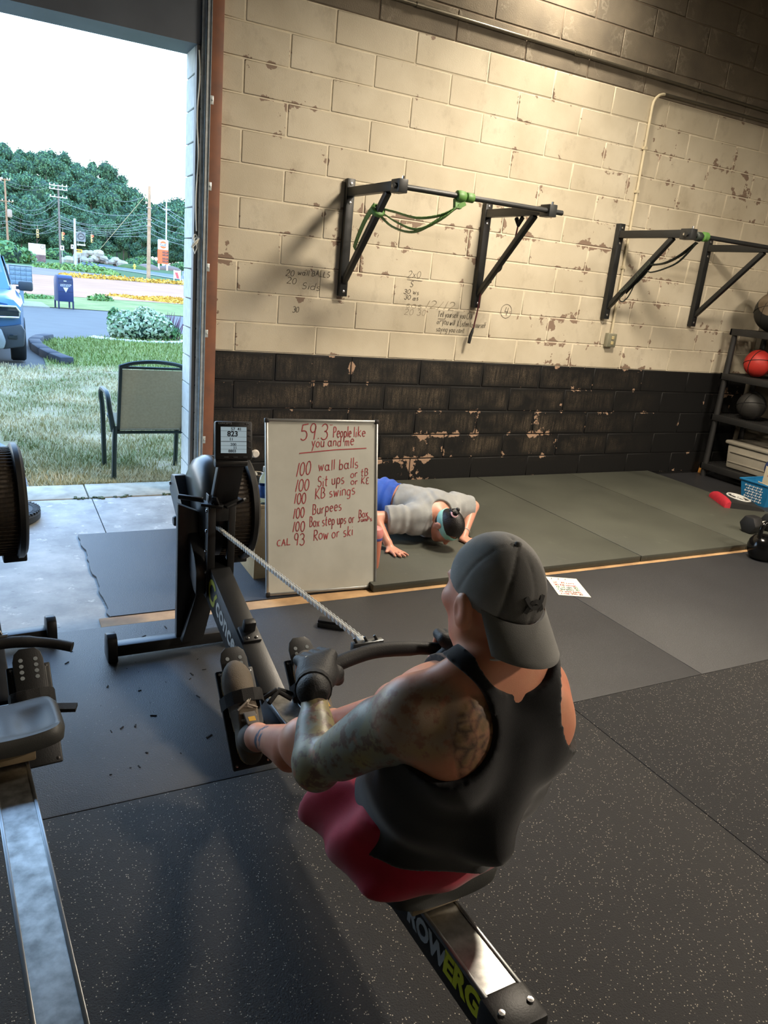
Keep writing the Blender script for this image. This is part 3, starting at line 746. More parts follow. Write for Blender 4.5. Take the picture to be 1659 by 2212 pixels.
    B(MB().box((-.062, seat_y-.085, zb+.012), (.062, seat_y+.085, zb+.062)).box((-.060, seat_y-.06, zb+.004), (-.046, seat_y+.06, zb+.04)).box((.046, seat_y-.06, zb+.004), (.060, seat_y+.06, zb+.04)), 'seat_carriage', mat('carriage_tan', (150,134,106), .45, vs=9), st, bevel=.004)
    # handle and chain
    if pulled:
        h0 = [(-.215,-.535,.690), (-.16,-.505,.713), (-.09,-.484,.722), (-.01,-.476,.730), (.07,-.486,.730), (.16,-.508,.726), (.245,-.545,.712)]
        cen = Vector((-.01, -.462, .732))
    else:
        y = .21; z = .39
        h0 = [(-.22,y-.03,z), (-.16,y,z+.01), (-.08,y+.02,z+.02), (0,y+.03,z+.02), (.08,y+.02,z+.02), (.16,y,z+.01), (.22,y-.03,z)]
        cen = Vector((0, y+.03, z+.03))
    P = [Vector(p) for p in h0]; Q = []
    for i in range(len(P)-1):
        for k in range(4):
            a, b, c2, d = P[max(i-1,0)], P[i], P[i+1], P[min(i+2,len(P)-1)]; u = k/4
            Q.append(.5*((2*b)+(c2-a)*u+(2*a-5*b+4*c2-d)*u*u+(-a+3*b-3*c2+d)*u**3))
    Q.append(P[-1])
    hd = B(MB().tube(Q, [.0165 if abs(i-12) > 5 else .019 for i in range(len(Q))], 12), 'handle', m_grip, smooth=True)
    yk = MB().cbox(cen + Vector((0,.012,.0)), (.085,.018,.030))
    for x in (-.028,.0,.028): yk.beam(cen + Vector((x+.01,.004,-.012)), cen + Vector((x-.008,.016,.026)), .006, .008)
    B(yk, 'yoke', mat('yoke_steel', (120,124,126), .35, .8), hd, bevel=.002)
    B(MB().cbox(cen + Vector((-.004,.032,.004)), (.018,.03,.016)), 'swivel', m_chain, hd, bevel=.003)
    c0 = Vector((0, .90, .585)) if pulled else Vector((0, .90, .56)); c1 = cen + Vector((-.002,.04,.005))
    cv = MB(); d = (c1-c0); nl = int(d.length/.0127) if pulled else 40
    for i in range(nl):
        a = c0 + d*(i/nl); b = c0 + d*((i+.86)/nl); w = .014 if i % 2 else .010
        cv.beam(a, b, .0034, .0105); 
        for s in (-1, 1): cv.beam(a + Vector((s*w/2,0,0)), b + Vector((s*w/2,0,0)), .002, .0115)
    B(cv, 'chain', m_chain)
    return t
rower((-1.030, -3.30, 0), math.radians(1.1), 'rowing machine with the man in the grey cap seated on it', -.775, True)
rower((-1.852, -3.097, 0), math.radians(4.0), 'unoccupied rowing machine at the left edge, handle parked in its hook', -.125, False)

# ================================================================== things on the front wall
m_iron = mat('rack_black', (38,40,41), .42, .2, vs=6, var=.15, bump=.08, bs=250)
def rib3(mb, pts, w, h, up=(0,0,1)):
    for i in range(len(pts)-1): mb.beam(pts[i], pts[i+1], w, h, up)
    return mb
def spline(P, n=5):
    P = [Vector(p) for p in P]; Q = []
    for i in range(len(P)-1):
        a, b, c, d = P[max(i-1,0)], P[i], P[i+1], P[min(i+2,len(P)-1)]
        for k in range(n):
            u = k/n; Q.append(.5*((2*b)+(c-a)*u+(2*a-5*b+4*c-d)*u*u+(-a+3*b-3*c+d)*u**3))
    return Q+[P[-1]]
def rig(xa, xb, label, y=-.80):
    t = thing('pull_up_bar', ((xa+xb)/2, 0, 1.47), label, 'pull-up bar', 'wall mounted pull-up bars')
    for x in (xa, xb):
        up = MB().box((x-.030, -.054, 1.465), (x+.030, -.004, 2.258)).build('upright', m_iron, t, bevel=.003)
        bm = MB()
        for z in (1.50, 2.10, 2.225): bm.lathe([(0,.008),(.010,.006),(.012,0)], (x, -.052, z), (0,-1,0), 10)
        bm.build('bolt', m_bolt, up, smooth=True)
        MB().box((x-.026, -.73, 2.142), (x+.026, -.05, 2.20)).build('arm', m_iron, t, bevel=.003)
        MB().beam((x, -.045, 1.565), (x, -.635, 2.145), .040, .040, (1,0,0)).build('brace', m_iron, t, bevel=.004)
        cl = MB().box((x-.032, -.835, 2.128), (x+.032, -.725, 2.208)).build('clamp', m_iron, t, bevel=.004)
        MB().tube([(x+.012, -.80, 2.205), (x+.012, -.80, 2.228)], .008, 8).tube([(x-.045,-.775,2.165),(x-.03,-.775,2.165)], .010, 8).build('bolt', m_bolt, cl, smooth=True)
    MB().tube([(xa-.05, y, 2.166), (xb+.105, y, 2.166)], .0175, 14).build('bar', m_iron, t, smooth=True)
    return t
rig(.475, 1.648, 'black wall pull-up bar with the green stretch band tied on')
rig(3.03, 4.13, 'black wall pull-up bar above the outlet, dark bands hanging from it')
m_green = mat('band_green', (84,128,62), .5, vs=12, var=.12)
m_dgreen = mat('band_dark', (38,46,40), .5, vs=12, var=.12)
bd = MB(); K = (.90, -.80, 2.10)
for s, dy, dz in ((.02, 0, .0), (.09, -.02, -.01), (.105, .02, -.03)):
    rib3(bd, spline([K, (.80,-.77+dy,2.045-s*.3), (.68,-.68+dy,2.03-s), (.57,-.57+dy,2.05-s*.7+dz), (.49,-.48,2.055+dz)]), .036, .005, (0,.4,1))
for dx in (-.028, .028): rib3(bd, spline([(.475+dx*.8,-.50,2.065), (.475+dx,-.40,1.99), (.475+dx,-.30,1.885), (.475+dx*.9,-.235,1.795)]), .045, .006, (1,0,0))
bd.lathe([(.032,-.02),(.05,-.012),(.05,.012),(.032,.02)], (.475,-.505,2.035), (0,-.72,.69), 12)
bd.lathe([(.018,-.035),(.033,-.03),(.036,0),(.033,.03),(.018,.035)], (.915,-.80,2.166), (1,0,0), 14)
bd.lathe([(.018,-.03),(.030,-.025),(.030,.025),(.018,.03)], (.985,-.80,2.166), (1,0,0), 14)
rib3(bd, [(.90,-.79,2.15),(.90,-.80,2.09)], .05, .03, (0,1,0)); rib3(bd, [(.95,-.80,2.13),(.90,-.80,2.10)], .03, .03, (0,1,0))
tag(bd.build('stretch_band', m_green, bevel=.0015, seg=1), 'green rubber stretch band looped over bar and brace', 'stretch band')
bd = MB(); K = (3.13,-.79,2.12)
for s, w in ((.0,.045),(.045,.026)):
    rib3(bd, spline([K, (3.10,-.68,2.02-s), (3.075,-.56,1.955-s), (3.045,-.46,1.935-s*1.3), (3.03,-.43,1.93-s)]), w, .006, (0,.5,1))
for dx in (-.022,.024): rib3(bd, spline([(3.03+dx*.9,-.455,1.955), (3.03+dx*1.3,-.36,1.85), (3.03+dx,-.26,1.755), (3.03+dx*1.6,-.19,1.70)]), .03, .006, (1,0,0))
rib3(bd, spline([(3.05,-.30,1.79),(3.075,-.22,1.67),(3.055,-.18,1.625),(3.02,-.18,1.65),(3.03,-.22,1.72)]), .012, .005, (1,0,0))
bd.lathe([(.018,-.03),(.034,-.025),(.036,.02),(.018,.03)], (3.12,-.80,2.16), (1,0,0), 14)
tag(bd.build('stretch_band', m_dgreen, bevel=.0015, seg=1), 'dark stretch bands draped from the bar above the outlet to its brace', 'stretch band')
o = MB().lathe([(.018,-.025),(.036,-.02),(.036,.02),(.018,.025)], (3.19,-.80,2.166), (1,0,0), 16).build('stretch_band', m_green, smooth=True)
tag(o, 'small green band wrapped round the bar above the outlet', 'stretch band')
rp = thing('resistance_tube', (1.62,-.08,1.25), 'thin maroon resistance tube with black handle hanging from the bracket', 'resistance tube')
m_mar = mat('tube_maroon', (88,30,36), .5); 
MB().tube(spline([(1.66,-.44,2.10),(1.668,-.41,1.99),(1.676,-.36,1.90),(1.668,-.26,1.80),(1.67,-.14,1.68),(1.652,-.085,1.60),(1.645,-.075,1.45),(1.628,-.07,1.30)]), .006, 8).build('tube', m_mar, rp, smooth=True)
MB().tube([(1.628,-.07,1.31),(1.622,-.07,1.28),(1.61,-.07,1.24),(1.604,-.07,1.185)], [.007,.012,.014,.012], 10).build('handle', m_grip, rp, smooth=True)
MB().tube([(1.66,-.48,2.135),(1.66,-.44,2.085),(1.665,-.40,2.13)], .016, 8).tube(spline([(1.668,-.28,1.80),(1.69,-.24,1.77),(1.66,-.19,1.72),(1.685,-.14,1.67)]), .012, 8).build('strap', m_web, rp, smooth=True)
# conduits, outlet
m_cpaint = mat('conduit_cream', (206,194,164), .6, vs=9); m_cgal = mat('conduit_grey', (124,118,104), .35, .7, vs=9)
cd = MB(); pts = [(3.155,-.016,1.33),(3.155,-.016,3.15)]+[(3.155+.11*(1-math.cos(a)), -.016, 3.185+.11*math.sin(a)) for a in [math.radians(x) for x in (0,20,40,60,80,90)]]
cd.tube(pts, .012, 10)
for z in (1.9, 2.52, 2.86): cd.box((3.138,-.030,z),(3.172,-.001,z+.022))
cdo = tag(cd.build('conduit', m_cpaint, smooth=True), 'cream painted conduit running down to the outlet box', 'conduit')
MB().tube([(3.265,-.016,3.296),(5.14,-.016,3.310)], .012, 10).build('conduit_run', m_cgal, cdo, smooth=True)
cd = MB().tube([(-.44,-.016,3.42),(5.14,-.016,3.385)], .0135, 10)
for x in (.9,2.3,3.7): cd.tube([(x-.03,-.016,3.42-(x+.44)*.0063),(x+.03,-.016,3.42-(x+.44)*.0063)], .018, 10)
tag(cd.build('conduit', m_cgal, smooth=True), 'long grey conduit across the unpainted blocks near the ceiling', 'conduit')
ob = thing('outlet_box', (3.145,0,1.225), 'surface mounted outlet box on the white wall under the second pull-up bar', 'outlet')
MB().box((3.098,-.05,1.225),(3.195,-.001,1.345)).build('box', mat('outlet_grey', (148,146,126), .5, vs=9), ob, bevel=.004)
MB().box((3.101,-.054,1.230),(3.192,-.05,1.340)).build('cover_plate', mat('outlet_plate', (126,124,104), .5), ob, bevel=.002)
for z in (1.262, 1.308):
    so = MB().cbox((3.146,-.056,z), (.030,.006,.028)).build('socket', mat('socket_ivory', (206,190,140), .5), ob, bevel=.004)
    MB().box((3.137,-.0596,z-.002),(3.140,-.0588,z+.008)).box((3.151,-.0596,z-.002),(3.154,-.0588,z+.008)).build('slot', m_ink, so)
kn = MB().lathe([(0,.02),(.022,.02),(.030,.012),(.032,0)], (-.118,-.001,.285), (0,-1,0), 16).cbox((-.145,-.006,.285),(.02,.012,.05))
tag(kn.build('wall_cap', mat('cap_white', (220,214,204), .5), smooth=True), 'small round white cap on the black wall beside the monitor', 'wall cap')
# writing on the wall
m_pen = mat('marker_dark', (92,84,74), .8)
m_penf = mat('marker_faded', (140,128,108), .8)
wr = MB(); UX, UZ = (1,0,0), (0,0,1)
W = lambda s, x, z, h, w=None, pw=.0032: pen(wr, s, (x, -.0022, z), UX, UZ, h, pw, w, .15, .06)
W('wall BALLS', .135, 1.585, .038, .25); W('20', .045, 1.57, .042, .07); W('20', .055, 1.52, .042, .08); W('Sids', .17, 1.49, .045, .15); W('30', .11, 1.325, .04, .055)
W('Tell yourself you CAN', 1.325, 1.372, .045, .33); W('or you will', 1.325, 1.315, .042, .17); W('X Listen to yourself', 1.515, 1.31, .045, .28); W('saying you cant', 1.325, 1.26, .042, .27)
W('2x0', 1.02, 1.645, .05, .12); W('_', 1.02, 1.628, .04, .17); W('S', 1.05, 1.575, .045); W('30 ws', 1.00, 1.525, .034, .14); W('30 as', 1.01, 1.482, .034, .13); W('4', 1.955, 1.425, .065, None, .005)
wr.strip([(1.978+.055*math.cos(a/20*6.283), -.0022, 1.457+.055*math.sin(a/20*6.283)) for a in range(21)], .004, (0,-1,0))
for x in (1.34, 1.36): wr.strip([(x-.01,-.0022,1.355-(x-1.34)*.6),(x+.05,-.0022,1.357-(x-1.34)*.6)], .003, (0,-1,0))
wr.build('wall_writing', m_pen, wall)
wr = MB(); W('12/12', 1.20, 1.43, .06, .28); W('sos', 1.03, 1.42, .05, .15); W('20 30', 1.02, 1.37, .045, .2)
wr.build('faded_wall_writing', m_penf, wall)

# ================================================================== whiteboard and its corner
m_wb = mat('whiteboard_face', (206,206,196), .28, vs=4, var=.05, tint=(190,190,180)); m_wbf = mat('whiteboard_frame', (176,178,176), .35, .8)
m_red = mat('marker_red', (176,58,66), .6); m_pcorner = mat('corner_black', (20,20,22), .5)
O = Vector((-.640, -1.880, .006)); UX = Vector((.61, -.038, 0)).normalized(); UY = Vector((.012, .185, .884)).normalized(); UY = (UY-UX*UY.dot(UX)).normalized(); NN = UX.cross(UY)
wbW, wbH = .615, .905
wb = thing('whiteboard', O, 'whiteboard with the workout in red marker, leaning on a wooden box', 'whiteboard')
H8 = lambda u0, u1, v0, v1, d0, d1: MB().hexa([O+UX*u+UY*v+NN*d for d in (d0, d1) for u, v in ((u0,v0),(u1,v0),(u1,v1),(u0,v1))])
H8(.01, wbW-.01, .01, wbH-.01, -.012, .001).build('panel', m_wb, wb)
for a in ((0,wbW,0,.014),(0,wbW,wbH-.014,wbH),(0,.014,.014,wbH-.014),(wbW-.014,wbW,.014,wbH-.014)): H8(*a, -.014, .006).build('frame_rail', m_wbf, wb, bevel=.003)
for u in (-.003, wbW-.020):
    for v in (-.003, wbH-.020): H8(u, u+.023, v, v+.023, -.016, .009).build('corner_cap', m_pcorner, wb, bevel=.004)
hw = MB()
def wbt(s, x0, x1, yb, h, pw=.0042, sl=.12, rise=.0):
    # crop coordinates of the board writing -> board plane (measured once, in board units)
    u = (x0-700)/797*wbW; v = wbH*(1-(yb-88)/1232); w = (x1-x0)/797*wbW
    d = (UX+UY*rise).normalized(); pen(hw, s, O+UX*u+UY*(v-.006)+NN*.0018, d, UY, h*(1.0 if s == '100' else 1.18)/1232*wbH, pw, w, sl, .05)
wbt('59.3', 935, 1140, 232, 90, .005, .1, .10); wbt('"', 1135, 1165, 150, 30, .004); wbt('People', 1168, 1305, 205, 62, .0045, .08, .04); wbt('like', 1315, 1412, 200, 58, .0042, .05, .02)
wbt('you and me', 1015, 1325, 272, 58, .0042, .08, .04)
for a, b in (((930,325),(1412,289)),):
    q = [O+UX*((x-700)/797*wbW)+UY*(wbH*(1-(y-88)/1232))+NN*.0018 for x, y in (a, ((a[0]+b[0])/2,(a[1]+b[1])/2-6), b)]; hw.strip(q, .005, NN)
wbt('100', 905, 1015, 475, 92, .0045, .18, .12); wbt('wall balls', 1065, 1360, 440, 62, .0042, .05, .06)
wbt('100', 898, 1005, 585, 80, .0045, .15, .10); wbt('Sit ups', 1058, 1258, 555, 62, .0042, .05, .12); wbt('or tB', 1296, 1432, 492, 44, .004, .05, .10); wbt('or KE', 1298, 1440, 540, 42, .004, .05, .02)
wbt('100', 892, 980, 670, 72, .0045, .12, .05); wbt('KB swings', 1040, 1338, 642, 62, .0042, .05, .10)
wbt('100', 885, 970, 772, 72, .0045, .12, .05); wbt('Burpees', 1022, 1238, 748, 60, .0042, .05, .10)
wbt('100', 880, 972, 868, 70, .0045, .12, .05); wbt('Box step ups or', 1002, 1332, 838, 60, .0042, .03, .06); wbt('Box', 1358, 1432, 785, 46, .0042, .05, .08); wbt('JumPs', 1352, 1462, 815, 26, .004, .05, .02)
wbt('CAL', 775, 872, 962, 36, .0042, .05, .06); wbt('93', 892, 975, 965, 74, .0045, .05, .06); wbt('Row or ski', 1030, 1322, 935, 62, .0042, .05, .08)
hw.build('handwriting', m_red, wb)
# wooden box behind it, bottle and cup on top
m_ply = mat('plywood', (206,176,130), .6, vs=6, var=.14, tint=(178,146,104))
bx = thing('plyo_box', (-.38,-1.37,0), 'plywood jump box behind the whiteboard', 'box')
for a in (((-.632,-1.64,0),(-.12,-1.622,.40)),((-.632,-1.14,0),(-.12,-1.122,.40)),((-.632,-1.622,0),(-.614,-1.14,.40)),((-.138,-1.622,0),(-.12,-1.14,.40)),((-.632,-1.64,.40),(-.12,-1.122,.418))):
    MB().box(*a).build('panel', m_ply, bx, bevel=.003)
def clear(name, tint, rough=.05):
    m, t = newmat(name, rough); t.b.inputs['Transmission Weight'].default_value = 1.0; t.b.inputs['IOR'].default_value = 1.3; t.color(lin(tint)); return m
m_glass = clear('clear_plastic', (235,242,245))
cu = MB().lathe([(.0,.0),(.030,.0),(.042,.135),(.044,.137),(.040,.135),(.028,.004),(0,.004)], (-.598,-1.50,.4185), seg=24)
tag(cu.build('cup', m_glass, smooth=True), 'clear plastic cup on the jump box behind the whiteboard', 'cup')
bo = thing('water_bottle', (-.552,-1.66+.055,.418), 'small blue labelled water bottle on the jump box behind the whiteboard', 'bottle')
bo.location = (-.538,-1.597,.4185); WL[bo.name] = Vector(bo.location); bx0, by0, bz0 = bo.location; bo.location = (-.580, -1.60, .4185); WL[bo.name] = Vector(bo.location); bx0, by0, bz0 = bo.location
MB().lathe([(0,0),(.030,.0),(.032,.01),(.032,.12),(.026,.145),(.012,.165),(.012,.18),(0,.18)], (bx0,by0,bz0), seg=20).build('body', clear('bottle_blue', (150,190,220)), bo, smooth=True)
MB().lathe([(.0325,.035),(.0330,.036),(.0330,.10),(.0325,.101)], (bx0,by0,bz0), seg=20).build('label', mat('label_blue', (40,86,160), .5, vs=40, var=.3), bo, smooth=True)
MB().lathe([(0,.20),(.013,.20),(.014,.175),(0,.175)], (bx0,by0,bz0), seg=14).build('cap', mat('cap_white', (220,214,204)), bo, smooth=True)
tu = thing('tumbler', (.040,-1.72,.0402), 'salmon tumbler with a blue band, half behind the whiteboard', 'tumbler')
MB().lathe([(0,0),(.036,0),(.039,.01),(.044,.185),(.0,.185)], (.040,-1.72,.0402), seg=28).build('body', mat('tumbler_salmon', (206,128,104), .45), tu, smooth=True)
MB().lathe([(.0435,.170),(.0448,.172),(.0452,.188),(.044,.19)], (.040,-1.72,.0402), seg=28).build('band', mat('tumbler_blue', (84,88,160), .5), tu, smooth=True)
MB().lathe([(0,.185),(.045,.185),(.047,.195),(.047,.215),(.040,.235),(.022,.245),(0,.246)], (.040,-1.72,.0402), seg=28).build('lid', mat('tumbler_pink', (222,140,136), .45), tu, smooth=True)
er = thing('board_eraser', (-.45,-2.29,0), 'dark felt board eraser lying on the rubber mat', 'eraser')
RZ = Matrix.Rotation(math.radians(-34), 3, 'Z')
MB().cbox((-.445,-2.285,.012), (.135,.052,.024), RZ).build('felt', mat('felt_dark', (40,42,42), .95, vs=60), er, bevel=.004)
MB().cbox((-.445,-2.285,.031), (.135,.050,.014), RZ).build('back', m_plast, er, bevel=.005)
# written sheet on the floor
sh = thing('paper_sheet', (1.06,-2.19,0), 'white sheet of coloured handwriting lying on the black mat', 'paper')
BL, BR, TR = Vector((.958,-2.272,.0015)), Vector((1.129,-2.352,.0015)), Vector((1.235,-2.102,.0015)); TL = BL+TR-BR
MB().hexa([BL,BR,TR,TL]+[p+Vector((0,0,.0012)) for p in (BL,BR,TR,TL)]).build('sheet', mat('paper_white', (228,222,206), .7, vs=9, var=.03), sh)
sx = (BR-BL).normalized(); sy = (TL-BL).normalized()
for i, (s, col, y) in enumerate((('| | |','ink_dark',.235), ('2 Run','ink_red',.178), ('30 KB swings','ink_red',.142), ('12 sit ups 30','ink_green',.110), ('x burpees 30','ink_green',.080), ('15 wall balls','ink_red',.048), ('x row 500 30','ink_red',.018))):
    q = MB(); pen(q, s, BL+sx*.02+sy*y+Vector((0,0,.0016)), sx, sy, .022, .0036, .13 if i else .1, .1, .05)
    q.build('handwriting', mat(col, {'ink_dark':(70,70,80),'ink_red':(190,70,80),'ink_green':(60,130,90)}[col], .7), sh)

# ================================================================== shelf by the right wall
m_shelf = mat('shelf_plastic', (40,40,40), .55, vs=8, var=.12, bump=.2, bs=120)
sf = thing('plastic_shelf', (4.83,-.62,0), 'black four tier plastic shelf in the far corner', 'shelf')
sx0, sx1, sy0, sy1 = 4.60, 5.12, -1.20, -.10
for z in (1.48, 1.05, .64, .137):
    tb = MB().box((sx0, sy0, z-.062), (sx0+.022, sy1, z)).box((sx1-.022, sy0, z-.062), (sx1, sy1, z)).box((sx0, sy1-.022, z-.062), (sx1, sy1, z)).box((sx0, sy0, z-.062), (sx1, sy0+.022, z))
    tr = tb.build('tier', m_shelf, sf, bevel=.004)
    sl_ = MB()
    for k in range(9): sl_.box((sx0+.03+k*.057, sy0+.01, z-.02), (sx0+.06+k*.057, sy1-.01, z-.004))
    for k in range(3): sl_.box((sx0+.01, sy0+.25+k*.28, z-.03), (sx1-.01, sy0+.28+k*.28, z-.02))
    sl_.build('slats', m_shelf, tr)
for x in (sx0+.035, sx1-.035):
    for y in (sy0+.035, sy1-.035):
        pz = MB()
        for a, b in ((0,.08),(.137,.585),(.64,.99),(1.05,1.42)): pz.tube([(x,y,a),(x,y,b)], [.030,.026], 14)
        pz.build('post', m_shelf, sf, smooth=True)
def ball(c, r, m, label, panels=None):
    t = thing('medicine_ball', (c[0],c[1],c[2]-r), label, 'medicine ball', 'medicine balls on the plastic shelf')
    MB().sphere(c, r, 28, 18).build('cover', m, t, smooth=True)
    sm = MB()
    for ax in ((1,0,0),(0,1,.2),(.2,.3,1)):
        a = Vector(ax).normalized(); u = a.orthogonal().normalized(); w = a.cross(u)
        sm.tube([Vector(c)+(u*math.cos(k/28*6.2832)+w*math.sin(k/28*6.2832))*r for k in range(28)], .004, 5, closed=True)
    sm.build('seam', m_web, t, smooth=True)
    if panels:
        pn = MB(); R = r*1.012; d0 = Vector(panels[1]).normalized(); u = d0.orthogonal().normalized(); w = d0.cross(u); vs = [Vector(c)+d0*R]; fs = []
        for i in range(1, 6):
            for k in range(18):
                a = k/18*6.2832; th = i*.125; vs.append(Vector(c)+(d0*math.cos(th)+(u*math.cos(a)*1.3+w*math.sin(a)*.8)*math.sin(th)).normalized()*R)
        for k in range(18): fs.append((0,1+k,1+(k+1)%18))
        for i in range(4):
            for k in range(18): fs.append((1+i*18+k,1+(i+1)*18+k,1+(i+1)*18+(k+1)%18,1+i*18+(k+1)%18))
        pn.add(vs, fs).build('patch', panels[0], t, smooth=True)
    return t
m_bb = mat('ball_black', (34,34,34), .55, vs=9, bump=.3, bs=200); m_tan = mat('patch_tan', (128,112,92), .6, vs=6)
ball((4.82,-.38,1.6715), .19, m_bb, 'black medicine ball with a tan patch on the top tier', (m_tan, (-.92,-.10,.45)))
ball((4.775,-.36,1.182), .131, mat('ball_red', (196,52,44), .5, vs=9, bump=.3, bs=200), 'bright red ball on the second tier')
ball((4.93,-.62,1.196), .145, mat('ball_maroon', (96,28,30), .55, vs=9, bump=.3, bs=200), 'dark maroon ball behind the bright red one')
ball((4.77,-.40,.777), .136, mat('ball_charcoal', (46,45,43), .55, vs=9, bump=.3, bs=200), 'charcoal ball on the third tier')
bn = thing('storage_bin', (4.86,-.60,.137), 'pale grey ribbed plastic bin on the lowest tier', 'bin')
m_bin = mat('bin_grey', (168,162,148), .5, vs=5, var=.1)
MB().prism([(-.30,0),(.30,0),(.33,.24),(-.33,.24)], (4.70,-.62,.139), (0,1,0), (0,0,1), (.36,0,0)).build('body', m_bin, bn, bevel=.02)
MB().box((4.68,-.97,.375),(5.08,-.27,.41)).build('lid', m_bin, bn, bevel=.012)
MB().box((4.692,-.90,.20),(4.70,-.34,.212)).box((4.688,-.90,.30),(4.70,-.34,.312)).build('rib', m_bin, bn, bevel=.002)
MB().sphere((4.69,-.82,.25), (.012,.07,.09), 16, 10).build('sticker', mat('sticker_blue', (60,74,120), .5), bn, smooth=True)
wd = MB().prism([(-.045,0),(.045,0),(.032,.10),(-.03,.10)], (4.745,-.06,-.0115), (1,0,0), (0,0,1), (0,.05,0))
tag(wd.build('wood_block', mat('pine_block', (206,142,66), .6, vs=9, var=.18), bevel=.003), 'orange wooden block wedged at the wall beside the shelf foot', 'wood block')
# basket with papers
bk = thing('plastic_basket', (4.365,-1.05,.0), 'blue plastic basket holding papers at the right edge', 'basket')
m_bl = mat('basket_blue', (36,124,178), .4, vs=5, var=.08); cx, cy = 4.365, -1.05
th = .004
def wall_panel(p0, p1, q0, q1): return MB().hexa([Vector(p0),Vector(p1),Vector(q1),Vector(q0)]+[Vector(p)+Vector((0,0,.0))+(Vector((cx,cy,0))-Vector((p[0],p[1],0))).normalized()*th for p in (p0,p1,q1,q0)])
lo = [(cx-.15,cy-.12,.0),(cx+.15,cy-.12,.0),(cx+.15,cy+.12,.0),(cx-.15,cy+.12,.0)]; hi = [(cx-.18,cy-.15,.20),(cx+.18,cy-.15,.20),(cx+.18,cy+.15,.20),(cx-.18,cy+.15,.20)]
for i in range(4): wall_panel(lo[i], lo[(i+1)%4], hi[i], hi[(i+1)%4]).build('side', m_bl, bk)
MB().box((cx-.15,cy-.12,.0),(cx+.15,cy+.12,.004)).build('bottom', m_bl, bk)
MB().box((cx-.19,cy-.16,.192),(cx+.19,cy-.145,.206)).box((cx-.19,cy+.145,.192),(cx+.19,cy+.16,.206)).box((cx-.19,cy-.145,.192),(cx-.175,cy+.145,.206)).box((cx+.175,cy-.145,.192),(cx+.19,cy+.145,.206)).build('rim', m_bl, bk, bevel=.003)
m_hole = mat('basket_hole', (196,206,210), .6)
rr = random.Random(2)
def holes(side):
    hm = MB()
    for i in range(9):
        for j in range(6):
            y = -.08+i*.02+(.01 if j % 2 else 0); z = .03+j*.025; s = .0095 if (i+j) % 2 else .0055
            if side == 0:
                k = z/.20; hm.lathe([(0,.002),(s,.002),(s,0)], (cx-.15-.03*k-.001, cy+y, z), (-1,0,.1), 10)
            else:
                k = z/.20; hm.lathe([(0,.002),(s,.002),(s,0)], (cx+y, cy-.12-.03*k-.001, z), (0,-1,.1), 10)
    return hm
holes(0).build('hole_pattern', m_hole, bk); holes(1).build('hole_pattern', m_hole, bk)
m_card = mat('card_cream', (224,212,182), .7, vs=7, var=.04)
for i, (a, b, c2, lb) in enumerate((((4.27,-1.13,.12),(.02,.20,.17),-25,'lower cream card leaning in the blue basket'),((4.35,-1.10,.20),(.02,.20,.26),-10,'taller pale card standing at the back of the blue basket'))):
    R = Matrix.Rotation(math.radians(c2), 3, 'Y') @ Matrix.Rotation(math.radians(8), 3, 'X')
    cdn = thing('card', Vector(a)-Vector((0,0,.09)), lb, 'card'); MB().cbox(a, (.004, b[1], b[2]), R).build('sheet', m_card, cdn)
    q = MB(); pen(q, 'set run', Vector(a)+R@Vector((-.0024,.07,.04)), R@Vector((0,-1,0)), R@Vector((0,0,1)), .025, .003, .12); q.build('handwriting', mat('ink_red', (190,70,80)), cdn)
# ab mat
am = thing('ab_mat', (3.95,-1.10,.0402), 'black ab mat with one red padded end and a round white emblem', 'ab mat')
e1 = Vector((-.50,-.866,0)); e2 = Vector((.866,-.50,0)); A0 = Vector((3.845,-.905,.0402))
def wedge(s0, s1, hf, n=10, wd=.36):
    mb = MB(); vs = []; fs = []
    for i in range(n+1):
        s = s0+(s1-s0)*i/n
        for j in range(9):
            v = -1+2*j/8; h = hf(s)*(1-.25*v**4); vs.append(A0+e2*s+e1*(.18+v*wd/2)+Vector((0,0,h)))
    m = len(vs)
    for i in range(n+1):
        s = s0+(s1-s0)*i/n
        for j in range(9): vs.append(A0+e2*s+e1*(.18+(-1+2*j/8)*wd/2))
    for i in range(n):
        for j in range(8): q = i*9+j; fs += [(q,q+1,q+10,q+9), (m+q,m+q+9,m+q+10,m+q+1)]
        fs += [(i*9,(i+1)*9,m+(i+1)*9,m+i*9),(i*9+8,m+i*9+8,m+(i+1)*9+8,(i+1)*9+8)]
    for j in range(8): fs += [(j,m+j,m+j+1,j+1),(n*9+j,n*9+j+1,m+n*9+j+1,m+n*9+j)]
    return mb.add(vs, fs)
wedge(-.030, .02, lambda s: .065*math.sqrt(max(0, 1-((s-.02)/.052)**2))+.004).build('red_end', mat('abmat_red', (188,40,56), .6, vs=40, bump=.3, bs=300), am, smooth=True)
wedge(.02, .31, lambda s: .066*math.sqrt(max(0.03, 1-((s-.03)/.285)**2))).build('body', m_bb, am, smooth=True)
lgm = MB(); lc = A0+e2*.145+e1*.18+Vector((0,0,.0645)); n2 = Vector((.36*e2.x,.36*e2.y,.93))
fx = e1; fy2 = (e2-Vector((0,0,.10))).normalized()
zs = lambda a, b: A0+e2*(.150+b)+e1*(.18+a)+Vector((0,0,.066*math.sqrt(max(.03, 1-((.150+b-.03)/.285)**2))*(1-.25*(a/.18)**4)+.003))
lgm.tube([zs(.115*math.cos(a/32*6.283), .092*math.sin(a/32*6.283)) for a in range(32)], .0075, 6, closed=True)
for dd in (((-.07,.03),(-.02,.045),(.03,.01),(.07,.02)),((-.06,-.01),(.0,.015),(.05,-.02)),((-.05,-.04),(.01,-.02),(.06,-.045))): lgm.tube([zs(a, b) for a, b in dd], .0085, 6)
lgm.build('emblem', m_white, am)
